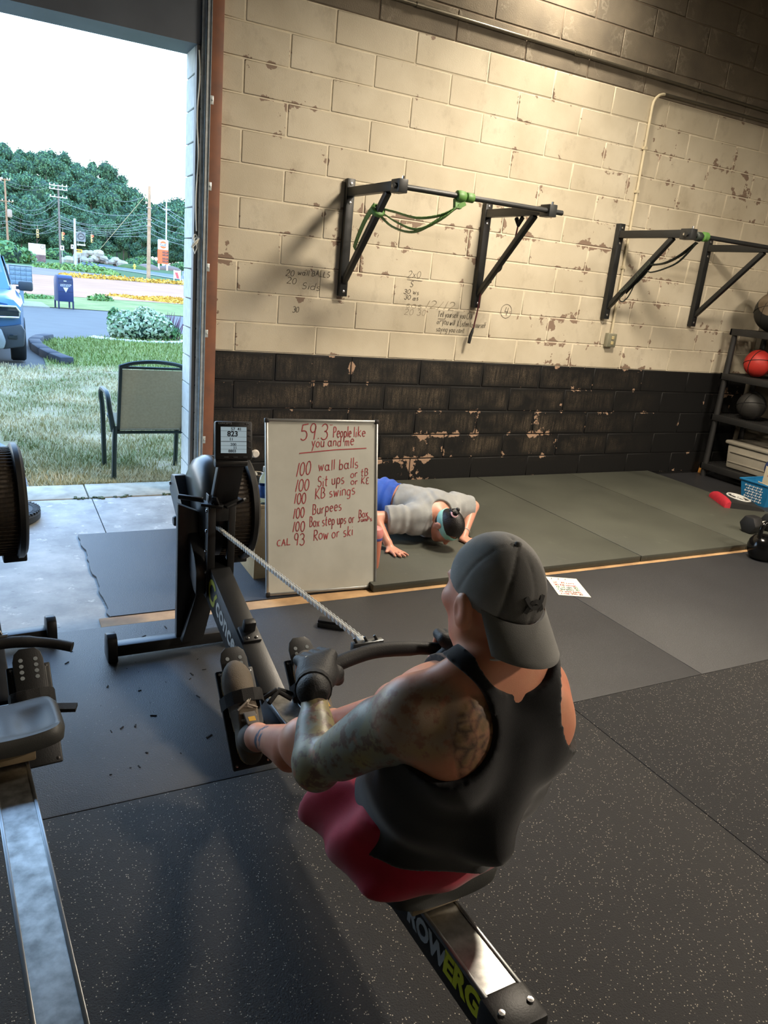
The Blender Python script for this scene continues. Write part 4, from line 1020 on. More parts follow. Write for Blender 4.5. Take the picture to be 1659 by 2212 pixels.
# kettlebell and dumbbell
m_cast = mat('cast_gloss', (16,16,17), .16, .3, vs=9)
kb = thing('kettlebell', (2.885,-2.13,0), 'glossy black kettlebell standing in front of the exercise mats', 'kettlebell')
kx, ky = 2.885, -2.13
MB().lathe([(0,0),(.06,0),(.075,.006),(.098,.05),(.103,.09),(.094,.13),(.07,.160),(.035,.175),(0,.178)], (kx,ky,0), seg=32).build('bell', m_cast, kb, smooth=True)
MB().tube(spline([(kx-.055,ky,.14),(kx-.068,ky,.19),(kx-.062,ky,.235),(kx-.03,ky,.262),(kx+.03,ky,.262),(kx+.062,ky,.235),(kx+.068,ky,.19),(kx+.055,ky,.14)]), .0165, 12).build('handle', m_cast, kb, smooth=True)
db = thing('dumbbell', (3.36,-1.76,.0402), 'black hexagonal dumbbell on the exercise mat behind the kettlebell', 'dumbbell')
for x in (3.19, 3.42):
    hx = MB(); r = .075
    hx.prism([(r*math.cos(math.radians(60*k)), r*math.sin(math.radians(60*k))) for k in range(6)], (x,-1.76,.0402+r*.866), (0,1,0), (0,0,1), (.10,0,0)); hx.build('head', m_grip, db, bevel=.012)
MB().tube([(3.28,-1.76,.105),(3.43,-1.76,.105)], .016, 12).build('grip', m_chain, db, smooth=True)
# ribbed rubber tyre on the concrete
ty = thing('rubber_tyre', (-1.80,-.36,-.012), 'small ribbed black tyre lying on the concrete behind the left rowing machine', 'tyre')
tb = MB(); RR = .185
tb.lathe([(RR-.075,.02),(RR-.06,.004),(RR-.01,.0),(RR+.01,.015),(RR+.012,.05),(RR-.01,.068),(RR-.06,.066),(RR-.075,.05)], (-1.80,-.36,-.012), seg=40); tb.build('casing', mat('tyre_rubber', (44,48,50), .7, vs=20, var=.2), ty, smooth=True)
tb = MB()
for k in range(44):
    a = 2*math.pi*k/44; tb.cbox((-1.80+(RR-.012)*math.cos(a), -.36+(RR-.012)*math.sin(a), .052), (.042,.012,.012), Matrix.Rotation(a, 3, 'Z'))
tb.build('tread_lugs', mat('tyre_rubber', (44,48,50)), ty)

# ================================================================== people
def skin_mat(name, base, flush, ink=None):
    m, t = newmat(name, .42, 0, .5)
    t.b.inputs['Subsurface Weight'].default_value = .12; t.b.inputs['Subsurface Radius'].default_value = (.02, .008, .004); t.b.inputs['Subsurface Scale'].default_value = .4
    p = t.obj()
    c = t.mix(t.ramp(t.noise(p, 9.0, 4.0), .35, .7), base, flush)
    if ink:
        at = t.add('Attribute', attribute_name='sleeve').outputs['Fac']; ab = t.add('Attribute', attribute_name='back_ink').outputs['Fac']; al = t.add('Attribute', attribute_name='leg_ink').outputs['Fac']
        n1 = t.noise(p, 17.0, 3.0, .6); n2 = t.noise(p, 42.0, 4.0, .6); n3 = t.noise(p, 11.0, 2.0)
        k = t.mix(t.ramp(n3, .40, .62), lin((92,132,128)), lin((134,146,104)))
        k = t.mix(t.ramp(n2, .50, .60), k, lin((50,70,72)))
        k = t.mix(t.math('MULTIPLY', t.ramp(n1, .60, .68), .75), k, lin((168,112,96)))
        k = t.mix(t.math('MULTIPLY', t.ramp(t.noise(p, 26.0, 2.0), .64, .70), .7), k, lin((112,150,152)))
        c = t.mix(t.math('MULTIPLY', at, .80), c, k)
        v = t.voro(p, 34.0, 'DISTANCE_TO_EDGE'); pat = t.ramp(v, .02, .16)
        kb = t.mix(pat, lin((50,42,32)), lin((112,92,62)))
        c = t.mix(t.math('MULTIPLY', ab, t.math('ADD', .62, t.math('MULTIPLY', t.ramp(n2, .35, .6), .33))), c, kb)
        v2 = t.noise(t.scale(p, (1,1,.5)), 55.0, 2.0)
        c = t.mix(t.math('MULTIPLY', al, t.ramp(v2, .47, .55)), c, lin((72,82,104)))
    t.color(c); t.bump(t.noise(p, 420.0, 2.0), .10, .002)
    return m
def cloth_mat(name, base, dark, rough=.85):
    m, t = newmat(name, rough, 0, .2); t.b.inputs['Sheen Weight'].default_value = .25; p = t.obj()
    t.color(t.mix(t.ramp(t.noise(p, 12.0, 4.0), .3, .7), base, dark)); t.bump(t.noise(p, 700.0, 2.0), .25, .002)
    return m
m_skin = skin_mat('skin_tanned', lin((228,164,130)), lin((214,136,108)), True)
m_skin2 = skin_mat('skin_light', lin((208,152,130)), lin((200,138,116)))
m_tank = cloth_mat('tank_black', lin((24,25,27)), lin((19,20,22)))
m_short = cloth_mat('shorts_crimson', lin((186,34,62)), lin((160,26,52)), .7)
m_glove = mat('glove_black', (22,24,26), .6, vs=20, bump=.3, bs=250)
m_cap = cloth_mat('cap_grey', lin((128,128,125)), lin((116,116,113)))
m_capd = cloth_mat('cap_dark', lin((50,50,50)), lin((42,42,42)))
m_shoe = mat('shoe_taupe', (104,94,80), .75, vs=14, var=.15, bump=.3, bs=300); m_sole = mat('sole_tan', (196,176,140), .7, vs=14)
m_eye = mat('eye_white', (225,220,212), .2)

def hand(F, wrist, cen, ax, rollup=(0,0,1), grow=0.0, part='all', side=1, scale=1.0):
    """five fingers closed round a bar: cen on the bar's axis, ax along the bar towards the thumb side"""
    wrist, cen, ax = Vector(wrist), Vector(cen), Vector(ax).normalized()
    back = (wrist-cen); back = (back-ax*back.dot(ax)).normalized(); up = ax.cross(back)
    if up.dot(Vector(rollup)) < 0: up = -up
    pol = lambda a, R, s: cen + ax*s + (back*math.cos(math.radians(a)) + up*math.sin(math.radians(a)))*R
    offs = (.032, .011, -.011, -.031); lens = (1.0, 1.06, 1.0, .86)
    for i, s in enumerate(offs):
        mcp = pol(48, .047, s); pip = pol(108, .040, s*.95); dip = pol(178, .029, s*.92); tip = pol(248+8*lens[i], .026, s*.9)
        r = (.0098 if i < 3 else .0088)
        if part in ('all', 'palm'):
            F.cone(wrist + ax*s*.55 + up*.004, mcp, .019+grow, .0125+grow, .012)
            F.cone(mcp, pip, .0115+grow, r+grow, .003)
        if part == 'all':
            F.cone(pip, dip, r, r*.95, .003); F.cone(dip, tip, r*.95, r*.8, .003)
    if part in ('all', 'palm'):
        F.ell((wrist+pol(35, .040, 0))/2, (.040+grow,.040+grow,.020+grow), .02)
        F.cone(wrist + ax*.012 - up*.004, pol(-12, .040, .030), .019+grow, .016+grow, .012)
    th = [pol(-8, .042, .034), pol(-62, .034, .046), pol(-118, .028, .045)]
    F.cone(th[0], th[1], .0125+(grow if part == 'palm' else 0), .011+(grow if part == 'palm' else 0), .006)
    if part == 'all': F.cone(th[1], th[2], .0105, .0088, .004)

MX = -1.02
shL, elL, wrL, hcL = (-1.198,-4.245,.878), (-1.292,-4.075,.665), (-1.230,-3.89,.738), (-1.192,-3.806,.716)
shR, elR, wrR, hcR = (-.935,-4.225,.866), (-.735,-4.06,.668), (-.792,-3.905,.735), (-.826,-3.812,.722)
hipL, knL, anL = (-1.112,-4.09,.462), (-1.172,-3.735,.47), (-1.190,-3.425,.292)
hipR, knR, anR = (-.935,-4.09,.462), (-.915,-3.735,.525), (-.950,-3.425,.292)
def torso(F):
    F.ell((MX,-4.085,.475), (.155,.128,.115), .05)
    F.ell((MX-.012,-4.150,.600), (.136,.108,.15), .06)
    F.ell((MX-.026,-4.215,.755), (.140,.118,.165), .06)
    F.ell((MX-.036,-4.245,.862), (.138,.095,.085), .05)
    for s in (-1, 1):
        F.ell((MX-.025+s*.085,-4.325,.845), (.066,.042,.088), .04)            # shoulder blades
        F.cone((MX-.01+s*.122,-4.27,.83), (MX-.01+s*.09,-4.21,.66), .055, .055, .05)   # lats
        F.ell((MX-.02+s*.075,-4.165,.84), (.085,.05,.07), .04)              # chest
        F.cone((MX-.015+s*.045,-4.28,.970), (MX-.03+s*.128,-4.26,.900), .046, .048, .045)  # trapezius
    F.cone((MX-.01,-4.315,.62), (MX-.01,-4.34,.85), .012, .012, .05)
def legs(F):
    for h, k, a in ((hipL,knL,anL),(hipR,knR,anR)):
        h, k, a = Vector(h), Vector(k), Vector(a)
        F.cone(h, k, .088, .058, .05)
        F.ell(k+Vector((0,-.0,.006)), (.056,.060,.058), .03)
        m = k.lerp(a, .33); F.cone(k, a, .050, .036, .03); F.cone(m+Vector((0,-.020,-.030)), k.lerp(a, .62)+Vector((0,-.008,-.012)), .044, .030, .03)
        F.ell(a+Vector((0,.0,0)), (.038,.040,.042), .015)
def arm(F, sh, el, wr):
    sh, el, wr = Vector(sh), Vector(el), Vector(wr)
    F.ell(sh+Vector((0,0,-.012)), (.062,.066,.068), .04)
    F.cone(sh, el, .051, .037, .03)
    F.cone(sh.lerp(el,.32)+Vector((0,.014,.012)), sh.lerp(el,.72)+Vector((0,.012,.006)), .042, .034, .03)   # biceps
    F.cone(sh.lerp(el,.25)+Vector((0,-.020,-.012)), sh.lerp(el,.70)+Vector((0,-.010,-.010)), .040, .032, .03)
    F.ell(el, (.038,.040,.038), .02)
    F.cone(el, wr, .039, .027, .02)
    F.cone(el.lerp(wr,.12), el.lerp(wr,.45), .045, .035, .03)
HC = Vector((-1.040,-4.225,1.084)); HR = Matrix.Rotation(math.radians(4), 3, 'Z') @ Matrix.Rotation(math.radians(-6), 3, 'X')
def head(F, HC, HR, s=1.0):
    P = lambda x, y, z: HC + HR @ Vector((x*s, y*s, z*s)); R = [list(r) for r in HR]
    E = lambda c, r, k, sub=False: F.ell(P(*c), [q*s for q in r], k, R, sub)
    E((0,-.010,.015), (.076,.096,.098), .02); E((0,.028,-.045), (.060,.070,.085), .03)
    for q in (-1, 1):
        F.cone(P(q*.052,-.005,-.062), P(q*.012,.078,-.108), .020*s, .018*s, .03)
        E((q*.044,.062,-.022), (.024,.026,.022), .02); E((q*.032,.094,.000), (.016,.012,.012), .01, True)
        E((q*.083,-.016,-.020), (.013,.025,.036), .006); E((q*.096,-.008,-.018), (.008,.014,.022), .004, True)
        E((q*.079,-.012,-.048), (.008,.012,.012), .006)
    E((0,.082,.020), (.048,.018,.012), .015); F.cone(P(0,.092,.004), P(0,.116,-.036), .009*s, .014*s, .012)
    E((0,.104,-.038), (.018,.012,.010), .008); E((0,.096,-.070), (.025,.011,.007), .006); E((0,.095,-.082), (.022,.011,.008), .006); E((0,.080,-.106), (.022,.022,.018), .02)
    F.cone(P(0,-.055,-.03), P(0,-.05,.03), .03*s, .03*s, .03)
man = thing('man', (-1.02,-4.13,.36), 'man seated on a rowing machine pulling its handle, in backwards grey cap and black tank', 'person')
F = Field((-1.46,-4.52,.08), (-.58,-3.02,1.27), .006)
T = F.copy(); torso(T); Lf = F.copy(); legs(Lf); Lf.ell((MX,-4.095,.47), (.166,.138,.115), .05); Lf.cone((-1.135,-4.10,.425), (-1.165,-3.93,.42), .075, .060, .04); Lf.ell((MX-.005,-4.125,.56), (.148,.118,.09), .05)
B = F.copy(); torso(B); legs(B); arm(B, shL, elL, wrL); arm(B, shR, elR, wrR)
B.chain([(MX-.01,-4.27,.92), (MX-.018,-4.255,.975), (-1.046,-4.222,1.04)], [.064,.056,.055], .035)
head(B, HC, HR, .95)
hand(B, wrL, hcL, (1,.15,.12)); hand(B, wrR, hcR, (-1,.2,.08))
V, Fc = B.mesh(2)
def seg_t(V, a, b):
    a, b = np.array(a), np.array(b); d = b-a; t = np.clip((V-a)@d/(d@d), 0, 1); return np.linalg.norm(V-a-t[:, None]*d, axis=1), t
d1, t1 = seg_t(V, shL, elL); d2, t2 = seg_t(V, elL, wrL)
slv = np.maximum(sstep(.105, .085, d1)*sstep(0.0, .18, t1+.0)*(V[:,0] < -1.15), sstep(.085, .07, d2)*(t2 < .97))
dsh, _ = seg_t(V, (-1.19,-4.30,.90), (-1.26,-4.24,.86)); slv = np.maximum(slv, sstep(.085, .05, dsh)*.75*(V[:,0] < -1.14))
bk = sstep(1.0, .82, np.sqrt(((V[:,0]+1.128)/.056)**2+((V[:,2]-.872)/.080)**2)+.16*wob(V[:,0],V[:,1],V[:,2], 60, 3))*(V[:,1] < -4.28)
lk = np.maximum(sstep(1.0, .8, np.sqrt(((V[:,1]+3.52)/.030)**2+((V[:,2]-.35)/.055)**2))*(V[:,0] < -1.19), sstep(1., .8, np.sqrt(((V[:,1]+3.62)/.09)**2+((V[:,2]-.50)/.05)**2))*(V[:,0] > -.93)*(V[:,0] < -.8))
mesh_np('body', V, Fc, m_skin, man, {'sleeve': slv, 'back_ink': bk, 'leg_ink': lk})
ey = MB()
for q in (-1, 1): ey.sphere(HC+HR@Vector((q*.030,.074,.000)), .0115, 12, 8)
ey.build('eye', m_eye, man, smooth=True)
# tank top
X, Y, Z = T.XYZ(); u = X-MX
folds = .010*np.sin((X*34+Z*20+Y*16))*sstep(.80,.50,Z)+.006*wob(X, Y, Z, 30, 5)
d = T.d-.012-.022*sstep(.86,.58,Z)-folds*sstep(.86,.6,Z)
arm_hole = .100-np.sqrt((np.abs(u+.008)-.170)**2+(Z-.900)**2)          # >0 inside the armhole
arm_hole = np.maximum(arm_hole, np.minimum(np.abs(u+.008)-.170, Z-.801))
neck = .088-np.sqrt((u+.012)**2+(Z-1.026)**2); neck = np.where(Y > -4.24, np.maximum(neck, .12-np.sqrt(u**2+(Z-1.03)**2)), neck)
hem = (.475-.10*(Y+4.30)*0)+.12*sstep(-4.32,-4.05,Y)*0-Z
hem = (.490-.052*sstep(-4.20,-4.02,Y)+.006*np.sin(X*40))-Z
T2 = T.copy(); T2.d = np.maximum(np.maximum(d, arm_hole), np.maximum(neck, hem)).astype(np.float32)
V, Fc = T2.mesh(1); mesh_np('tank_top', V, Fc, m_tank, man)
# shorts
X, Y, Z = Lf.XYZ()
fold = .009*np.sin(Y*46+Z*22+X*18)+.008*wob(X, Y, Z, 34, 8)
drape = .016+.010*sstep(-4.05,-3.86,Y)
d = Lf.d-drape-fold
cut = np.maximum(Y+3.92+.25*(Z-.50), Z-.565)                     # hem above the knee, waistband
cut = np.maximum(cut, .398-Z)
S2 = Lf.copy(); S2.d = np.maximum(d, cut).astype(np.float32)
V, Fc = S2.mesh(1); mesh_np('shorts', V, Fc, m_short, man)
# gloves
for w, h, ax in ((wrL, hcL, (1,.15,.12)), (wrR, hcR, (-1,.2,.08))):
    w, h = Vector(w), Vector(h); c = w.lerp(h, .5)
    Gf = Field(c-Vector((.10,.11,.10)), c+Vector((.10,.11,.10)), .004)
    hand(Gf, w, h, ax, grow=.0045, part='palm'); dr = (w-h).normalized(); Gf.cone(w+dr*.035, w-dr*.015, .0375, .035, .008)
    V, Fc = Gf.mesh(1); g = mesh_np('glove', V, Fc, m_glove, man)
    st = MB(); upv = Vector((0,0,1))
    for k in (-1, 0, 1): st.cbox(w.lerp(h, .62)+Vector((k*.013,0,.048)), (.008,.030,.002), Matrix.Rotation(.4, 3, 'Z'))
    st.build('glove_stripes', m_white, g) if ax[0] > 0 else None
    cu = MB(); a = (w-h).normalized(); cu.lathe([(.036,-.014),(.041,-.012),(.041,.012),(.036,.014)], w+a*.022, a, 18); cu.build('wrist_strap', m_web, g, smooth=True)
# cap worn backwards
CP = lambda x, y, z: HC + HR @ Vector((x, y, z))
R_ = [list(r) for r in HR]
Cf = Field(HC-Vector((.13,.16,.12)), HC+Vector((.13,.15,.14)), .004)
Cf.ell(CP(0,-.012,.016), (.0775,.098,.099), .01, R_)
X, Y, Z = Cf.XYZ(); rel = [X-HC.x, Y-HC.y, Z-HC.z]; Ri = HR.transposed()
lx, ly, lz = [Ri[i][0]*rel[0]+Ri[i][1]*rel[1]+Ri[i][2]*rel[2] for i in range(3)]
ct, st_ = math.cos(.46), math.sin(.46); ty = (ly+.012)*ct+(lz-.016)*st_; ang = np.arctan2(lx, -ty)
seam = np.min([np.abs(np.sin((ang-a)/1)) + 2*(np.cos(ang-a) < 0) for a in (-.62,.62,0,-1.7,1.7,3.14)], axis=0)
Cf.d = Cf.d + .0022*np.exp(-(seam/.035)**2) + .0022*wob(X,Y,Z,45,2)
Cf.d = np.maximum(Cf.d, (-.036+.36*(ly+.11))-lz).astype(np.float32)
V, Fc = Cf.mesh(1)
L = (V-np.array(HC))@np.array(HR); an = np.arctan2(L[:,0], -((L[:,1]+.012)*ct+(L[:,2]-.016)*st_)); frontm = sstep(.66,.60,np.abs(an))
m, t = newmat('cap_fabric', .88, 0, .2); fa = t.add('Attribute', attribute_name='panel').outputs['Fac']; p = t.obj()
t.color(t.mix(t.math('MULTIPLY', fa, .85), t.mix(t.ramp(t.noise(p, 14.0, 4.0), .35, .7), lin((150,150,148)), lin((134,134,132))), lin((92,91,89)))); t.bump(t.noise(p, 800.0, 2.0), .3, .002)
cap = mesh_np('cap', V, Fc, m, man, {'panel': frontm})
bv = []; bf = []; n1, n2 = 24, 10
for layer in (0, 1):
    for i in range(n1+1):
        a = math.radians(-64+128*i/n1)
        for j in range(n2+1):
            s = j/n2; rr = 1.0
            x0 = .0775*math.sin(a); y0 = -.012-.0965*math.cos(a); z0 = -.030+.36*(y0+.108)+.006
            ext = .074*math.cos(a*.72)**.6
            x = x0*(1+.02*s); y = y0 - ext*s*.62; z = z0 - ext*s*.80 - .030*(1-math.cos(a))*s*1.2 + (0 if layer == 0 else -.003)
            bv.append(CP(x, y, z))
m_ = (n1+1)*(n2+1)
for i in range(n1):
    for j in range(n2):
        q = i*(n2+1)+j; bf += [(q, q+1, q+n2+2, q+n2+1), (m_+q, m_+q+n2+1, m_+q+n2+2, m_+q+1)]
    q = i*(n2+1)+n2; bf.append((q, m_+q, m_+q+n2+1, q+n2+1))
for j in range(n2): bf += [(j, m_+j, m_+j+1, j+1), (n1*(n2+1)+j, n1*(n2+1)+j+1, m_+n1*(n2+1)+j+1, m_+n1*(n2+1)+j)]
MB().add(bv, bf).build('cap_brim', m_cap, man, smooth=True, auto=60)
MB().sphere(CP(0,-.058,.105), (.007,.007,.005), 12, 8).build('cap_button', m_cap, man, smooth=True)
em = MB()
def onc(a, z, off=.0022):
    v = Vector((math.sin(a)*.0775, -math.cos(a)*.098, 0)); k = math.sqrt(max(0.05, 1-((z-.016)/.100)**2)); q = Vector((v.x*k, v.y*k-.012, z)); nn = Vector((q.x/.0775**2,(q.y+.012)/.098**2,(z-.016)/.100**2)).normalized()
    return CP(*(q+nn*off)), HR@nn
for sg in (1, -1):
    pts = []; 
    for k in range(9):
        tt = -1+2*k/8; p_, n_ = onc(.235*tt*(1), .012+sg*(.014-.017*(1-tt*tt)*1.15), .0030); pts.append(p_)
    em.strip(pts, .0085, HR@Vector((0,-1,.1)))
em.build('cap_emblem', mat('emblem_black', (18,18,19), .7), cap)
ch = MB(); chv = [(MX-.02+.072*math.cos(a), -4.262+.070*math.sin(a), .985-.022*math.sin(a)) for a in [k/40*6.283 for k in range(40)]]
ch.tube(chv, .0022, 5, closed=True); ch.build('neck_chain', m_chain, man, smooth=True)
# shoes
pdv = Vector((0,.225,.215)).normalized(); pnv = Vector((0,-.215,.225)).normalized()
for sx, an_ in ((-1, anL), (1, anR)):
    pc = Vector((-1.187 if sx < 0 else -.944, -3.24, .245)); an_ = Vector(an_)
    O_ = pc + pnv*.010
    SP = lambda x, s, h: O_ + Vector((x*sx*-1,0,0)) + pdv*s + pnv*h
    Rm = Matrix((Vector((1,0,0)), pdv, pnv)).transposed(); Rl = [list(r) for r in Rm]
    Sf = Field(O_+Vector((-.075,-.30,-.20)), O_+Vector((.075,.22,.28)), .0045)
    Sf.ell(SP(0,.105,.030), (.047,.070,.036), .02, Rl); Sf.ell(SP(0,.04,.040), (.043,.09,.042), .03, Rl); Sf.ell(SP(0,-.06,.046), (.037,.085,.048), .03, Rl); Sf.ell(SP(0,-.115,.045), (.033,.042,.050), .02, Rl)
    Sf.cone(SP(0,-.085,.055), SP(0,-.095,.092), .040, .041, .02); Sf.cone(SP(0,.0,.062), SP(0,-.05,.10), .030, .030, .02)
    X, Y, Z = Sf.XYZ(); rel = (X-O_.x, Y-O_.y, Z-O_.z); hh = rel[1]*pnv.y+rel[2]*pnv.z; ss = rel[1]*pdv.y+rel[2]*pdv.z
    base = Sf.d.copy()
    Up = Sf.copy(); Up.d = np.maximum(base+.0018*wob(X,Y,Z,70,4), .014-hh); Up.d = np.maximum(Up.d, (hh-.088-.25*np.abs(ss+.06)*0)); Up.d = Up.d.astype(np.float32)
    V, Fc = Up.mesh(1); so = mesh_np('shoe', V, Fc, m_shoe, man)
    Dn = Sf.copy(); Dn.d = np.maximum(np.maximum(base-.004, hh-.018), -hh-.002).astype(np.float32)
    V, Fc = Dn.mesh(1); mesh_np('sole', V, Fc, m_sole, so)
    Co = Field(O_+Vector((-.075,-.30,-.20)), O_+Vector((.075,.22,.28)), .0045); Co.cone(SP(0,-.088,.085), SP(0,-.092,.098), .0445, .0435, .01)
    V, Fc = Co.mesh(1); mesh_np('shoe_collar', V, Fc, mat('collar_grey', (120,114,106), .8), so)
    lc = MB()
    for k in range(5):
        s0 = .055-.022*k; lc.tube([SP(-.024,s0,.074+.004*k), SP(0,s0-.004,.086+.004*k), SP(.024,s0-.012,.074+.004*k)], .0035, 6)
    lc.tube([SP(-.03,.0,.09), SP(0,.02,.098), SP(.02,.035,.088), SP(.0,.012,.1), SP(.032,.0,.088)], .003, 6)
    lc.build('laces', mat('lace_pale', (150,142,130), .8), so, smooth=True)
    tg = MB().cbox(SP(0,-.035,.112), (.036,.05,.008), Rm @ Matrix.Rotation(-.5, 3, 'X')); tg = tg.build('tongue', mat('tongue_grey', (98,94,90), .8), so, bevel=.003)
    MB().cbox(SP(0,-.038,.1172), (.022,.018,.003), Rm @ Matrix.Rotation(-.5, 3, 'X')).build('tongue_label', mat('label_yellow', (196,150,30), .6), so, bevel=.0008, seg=1)

# ---- woman low in a push-up on the exercise mat
wm = thing('woman', (.45,-1.25,.04), 'woman in grey T-shirt and blue shorts low in a push-up, mint headband', 'person')
z0 = .042
hd = Vector((.645,-1.535,.185)); HWd = Vector((.45,-.89,0)).normalized()
wdir = Vector((.68,-.735,0)).normalized()          # spine direction, hips to head
side = Vector((.94,.34,0))             # towards her left (camera right)
chestc = Vector((.670,-1.285,.205)); hipc = Vector((.435,-1.06,.222))
shl = chestc + wdir*.04 + side*.185 + Vector((0,0,.015)); shr = chestc + wdir*.03 - side*.195 + Vector((0,0,.0))
hl = Vector((.835,-1.445,.052)); hr = Vector((.275,-1.505,.052))
ell_ = Vector((1.015,-1.255,.205)); elr = Vector((.230,-1.335,.20))
kl = hipc + Vector((-.02,.43,-.03)); kr = hipc + Vector((-.15,.42,-.04)); al = kl + Vector((-.05,.36,-.095)); ar = kr + Vector((-.07,.35,-.085))
def w_torso(F):
    F.cone(hipc, hipc.lerp(chestc,.5), .125, .108, .04); F.cone(hipc.lerp(chestc,.45), chestc, .108, .120, .04)
    F.cone(shl, shr, .068, .068, .05); F.ell(chestc, (.17,.14,.105), .05)
    for s in (-1, 1): F.ell(hipc+side*s*.062-wdir*.05+Vector((0,0,.018)), (.092,.10,.095), .04)
def w_arm(F, s, e, h, hf):
    F.ell(s, (.056,.056,.056), .03); F.cone(s, e, .050, .038, .02); F.cone(e, h+(e-h).normalized()*.05, .040, .025, .02)
Wf = Field((-.25,-1.70,.035), (1.08,-.10,.50), .0075)
w_torso(Wf)
for h, k, a in ((hipc+side*.075, kl, al), (hipc-side*.075, kr, ar)): Wf.cone(h, k, .088, .055, .04); Wf.cone(k, a, .054, .034, .03); Wf.cone(a, a+Vector((-.02,.06,-.06)), .034, .026, .02)
w_arm(Wf, shl, ell_, hl, 1); w_arm(Wf, shr, elr, hr, 1)
for h, e, sg in ((hl, ell_, 1), (hr, elr, -1)):
    f = Vector((.30 if sg > 0 else .12, -1, 0)).normalized(); w2 = Vector((-f.y, f.x, 0)); w0 = h + (e-h).normalized()*.04
    Wf.cone(w0, h+Vector((0,0,.004)), .025, .020, .015)
    for i, s in enumerate((-.030,-.010,.010,.029)):
        m0 = h + f*.055 + w2*s; ln = (.066,.078,.072,.056)[i if sg > 0 else 3-i]
        Wf.cone(h+w2*s*.6, m0, .016, .0115, .010); Wf.cone(m0, m0+f*ln*.5+w2*s*.25+Vector((0,0,.002)), .0105, .0095, .004); Wf.cone(m0+f*ln*.5+w2*s*.25, m0+f*ln+w2*s*.45-Vector((0,0,.002)), .0095, .008, .004)
    ti = -sg*1.0; Wf.cone(h-f*.0+w2*.022*(-1 if sg > 0 else 1)*-1, h+f*.035+w2*.058*(1 if sg > 0 else -1), .014, .0095, .008)
nk = chestc.lerp(hd, .42) + Vector((0,0,.02)); Wf.cone(nk, hd+Vector((.0,.05,.0)), .052, .050, .03)
HW = Matrix((Vector((1,0,0)), Vector((0,1,0)), Vector((0,0,1))))
# head: crown points to the camera, face down
upw = Vector((.36,-.90,.28)).normalized(); fw = Vector((.10,-.28,-.95)); fw = (fw-upw*fw.dot(upw)).normalized(); rw = fw.cross(upw)
HW = Matrix((rw, fw, upw)).transposed()
head(Wf, hd, HW, .94)
V, Fc = Wf.mesh(2); mesh_np('body', V, Fc, m_skin2, wm)
X, Y, Z = Wf.XYZ()
TS = Field((-.25,-1.70,.035), (1.08,-.10,.50), .0075); w_torso(TS)
for s, e in ((shl, ell_), (shr, elr)): TS.ell(s, (.060,.060,.060), .03); TS.cone(s, s.lerp(e,.85), .060, .058, .02)
al_ = (X-hipc.x)*wdir.x+(Y-hipc.y)*wdir.y
fd = .0025*np.sin(al_*60+30*(X+Y)+2*np.sin(X*30))+.0065*wob(X,Y,Z,75,11)+.004*wob(X,Y,Z,38,12)
d = TS.d-.017-.030*sstep(.20,.10,Z)-fd
hem_ = .10-al_
slc = [] 
for s, e in ((shl, ell_), (shr, elr)):
    dd = (e-s).normalized(); tt = (X-s.x)*dd.x+(Y-s.y)*dd.y+(Z-s.z)*dd.z; near = np.sqrt(np.maximum(0,(X-s.x)**2+(Y-s.y)**2+(Z-s.z)**2)) < .30
    slc.append(np.where(near & (np.abs((X-chestc.x)*side.x+(Y-chestc.y)*side.y) > .19), tt-(e-s).length*(.86 if s is shl else .74), -1))
neckc = .078-np.sqrt((X-nk.x)**2+(Y-nk.y+.035)**2+((Z-nk.z-.01)*.8)**2)
TS.d = np.maximum.reduce([d, hem_*np.ones_like(d), slc[0], slc[1], neckc]).astype(np.float32)
V, Fc = TS.mesh(1); mesh_np('t_shirt', V, Fc, cloth_mat('tee_grey', lin((160,162,162)), lin((142,144,144))), wm)
SH = Field((-.25,-1.70,.035), (1.08,-.10,.50), .0075); w_torso(SH)
for h, k in ((hipc+side*.07, kl), (hipc-side*.07, kr)): SH.cone(h, h.lerp(k,.5), .094, .082, .04)
dk = ((kl+kr)/2-hipc).normalized(); tk = (X-hipc.x)*dk.x+(Y-hipc.y)*dk.y+(Z-hipc.z)*dk.z
SH.d = np.maximum.reduce([SH.d-.012-.005*np.sin(al_*95+10*X)-.004*wob(X,Y,Z,50,7), (al_-.085)*np.ones_like(d), (tk-.20)*np.ones_like(d)]).astype(np.float32)
V, Fc = SH.mesh(1); mesh_np('shorts', V, Fc, cloth_mat('shorts_blue', lin((44,92,196)), lin((34,76,170)), .6), wm)
HP = lambda x, y, z: hd + HW @ Vector((x*.94, y*.94, z*.94)); RW = [list(r) for r in HW]
Hf = Field(hd-Vector((.15,.17,.14)), hd+Vector((.15,.15,.15)), .0045); Hf.ell(HP(0,-.012,.018), (.079,.100,.102), .01, RW)
rel = [a-b for a, b in zip(Hf.XYZ(), hd)]; lx, ly, lz = [HW[0][i]*rel[0]+HW[1][i]*rel[1]+HW[2][i]*rel[2] for i in range(3)]
Hr = Hf.copy(); Hr.d = np.maximum(Hf.d-.002*wob(*Hf.XYZ(), 90, 2), np.maximum((ly-.03)-lz*.5, -lz-.07)).astype(np.float32)
V, Fc = Hr.mesh(1); mesh_np('hair', V, Fc, mat('hair_dark', (30,26,26), .45, vs=60, var=.3, bump=.5, bs=160), wm)
bnd = MB(); n = 40; vs = []
for k in range(n):
    a = 2*math.pi*k/n; ca, sa = math.cos(a), math.sin(a)
    for zz, rr in ((-.022,1.045),(-.012,1.075),(.020,1.06),(.034,1.0)):
        z = zz + .022*sa; q = math.sqrt(max(.1, 1-((z-.018)/.112)**2)); vs.append(HP(.082*ca*q*rr, -.012+.104*sa*q*rr, z))
fs = [(4*k+j, 4*((k+1)%n)+j, 4*((k+1)%n)+j+1, 4*k+j+1) for k in range(n) for j in range(3)]
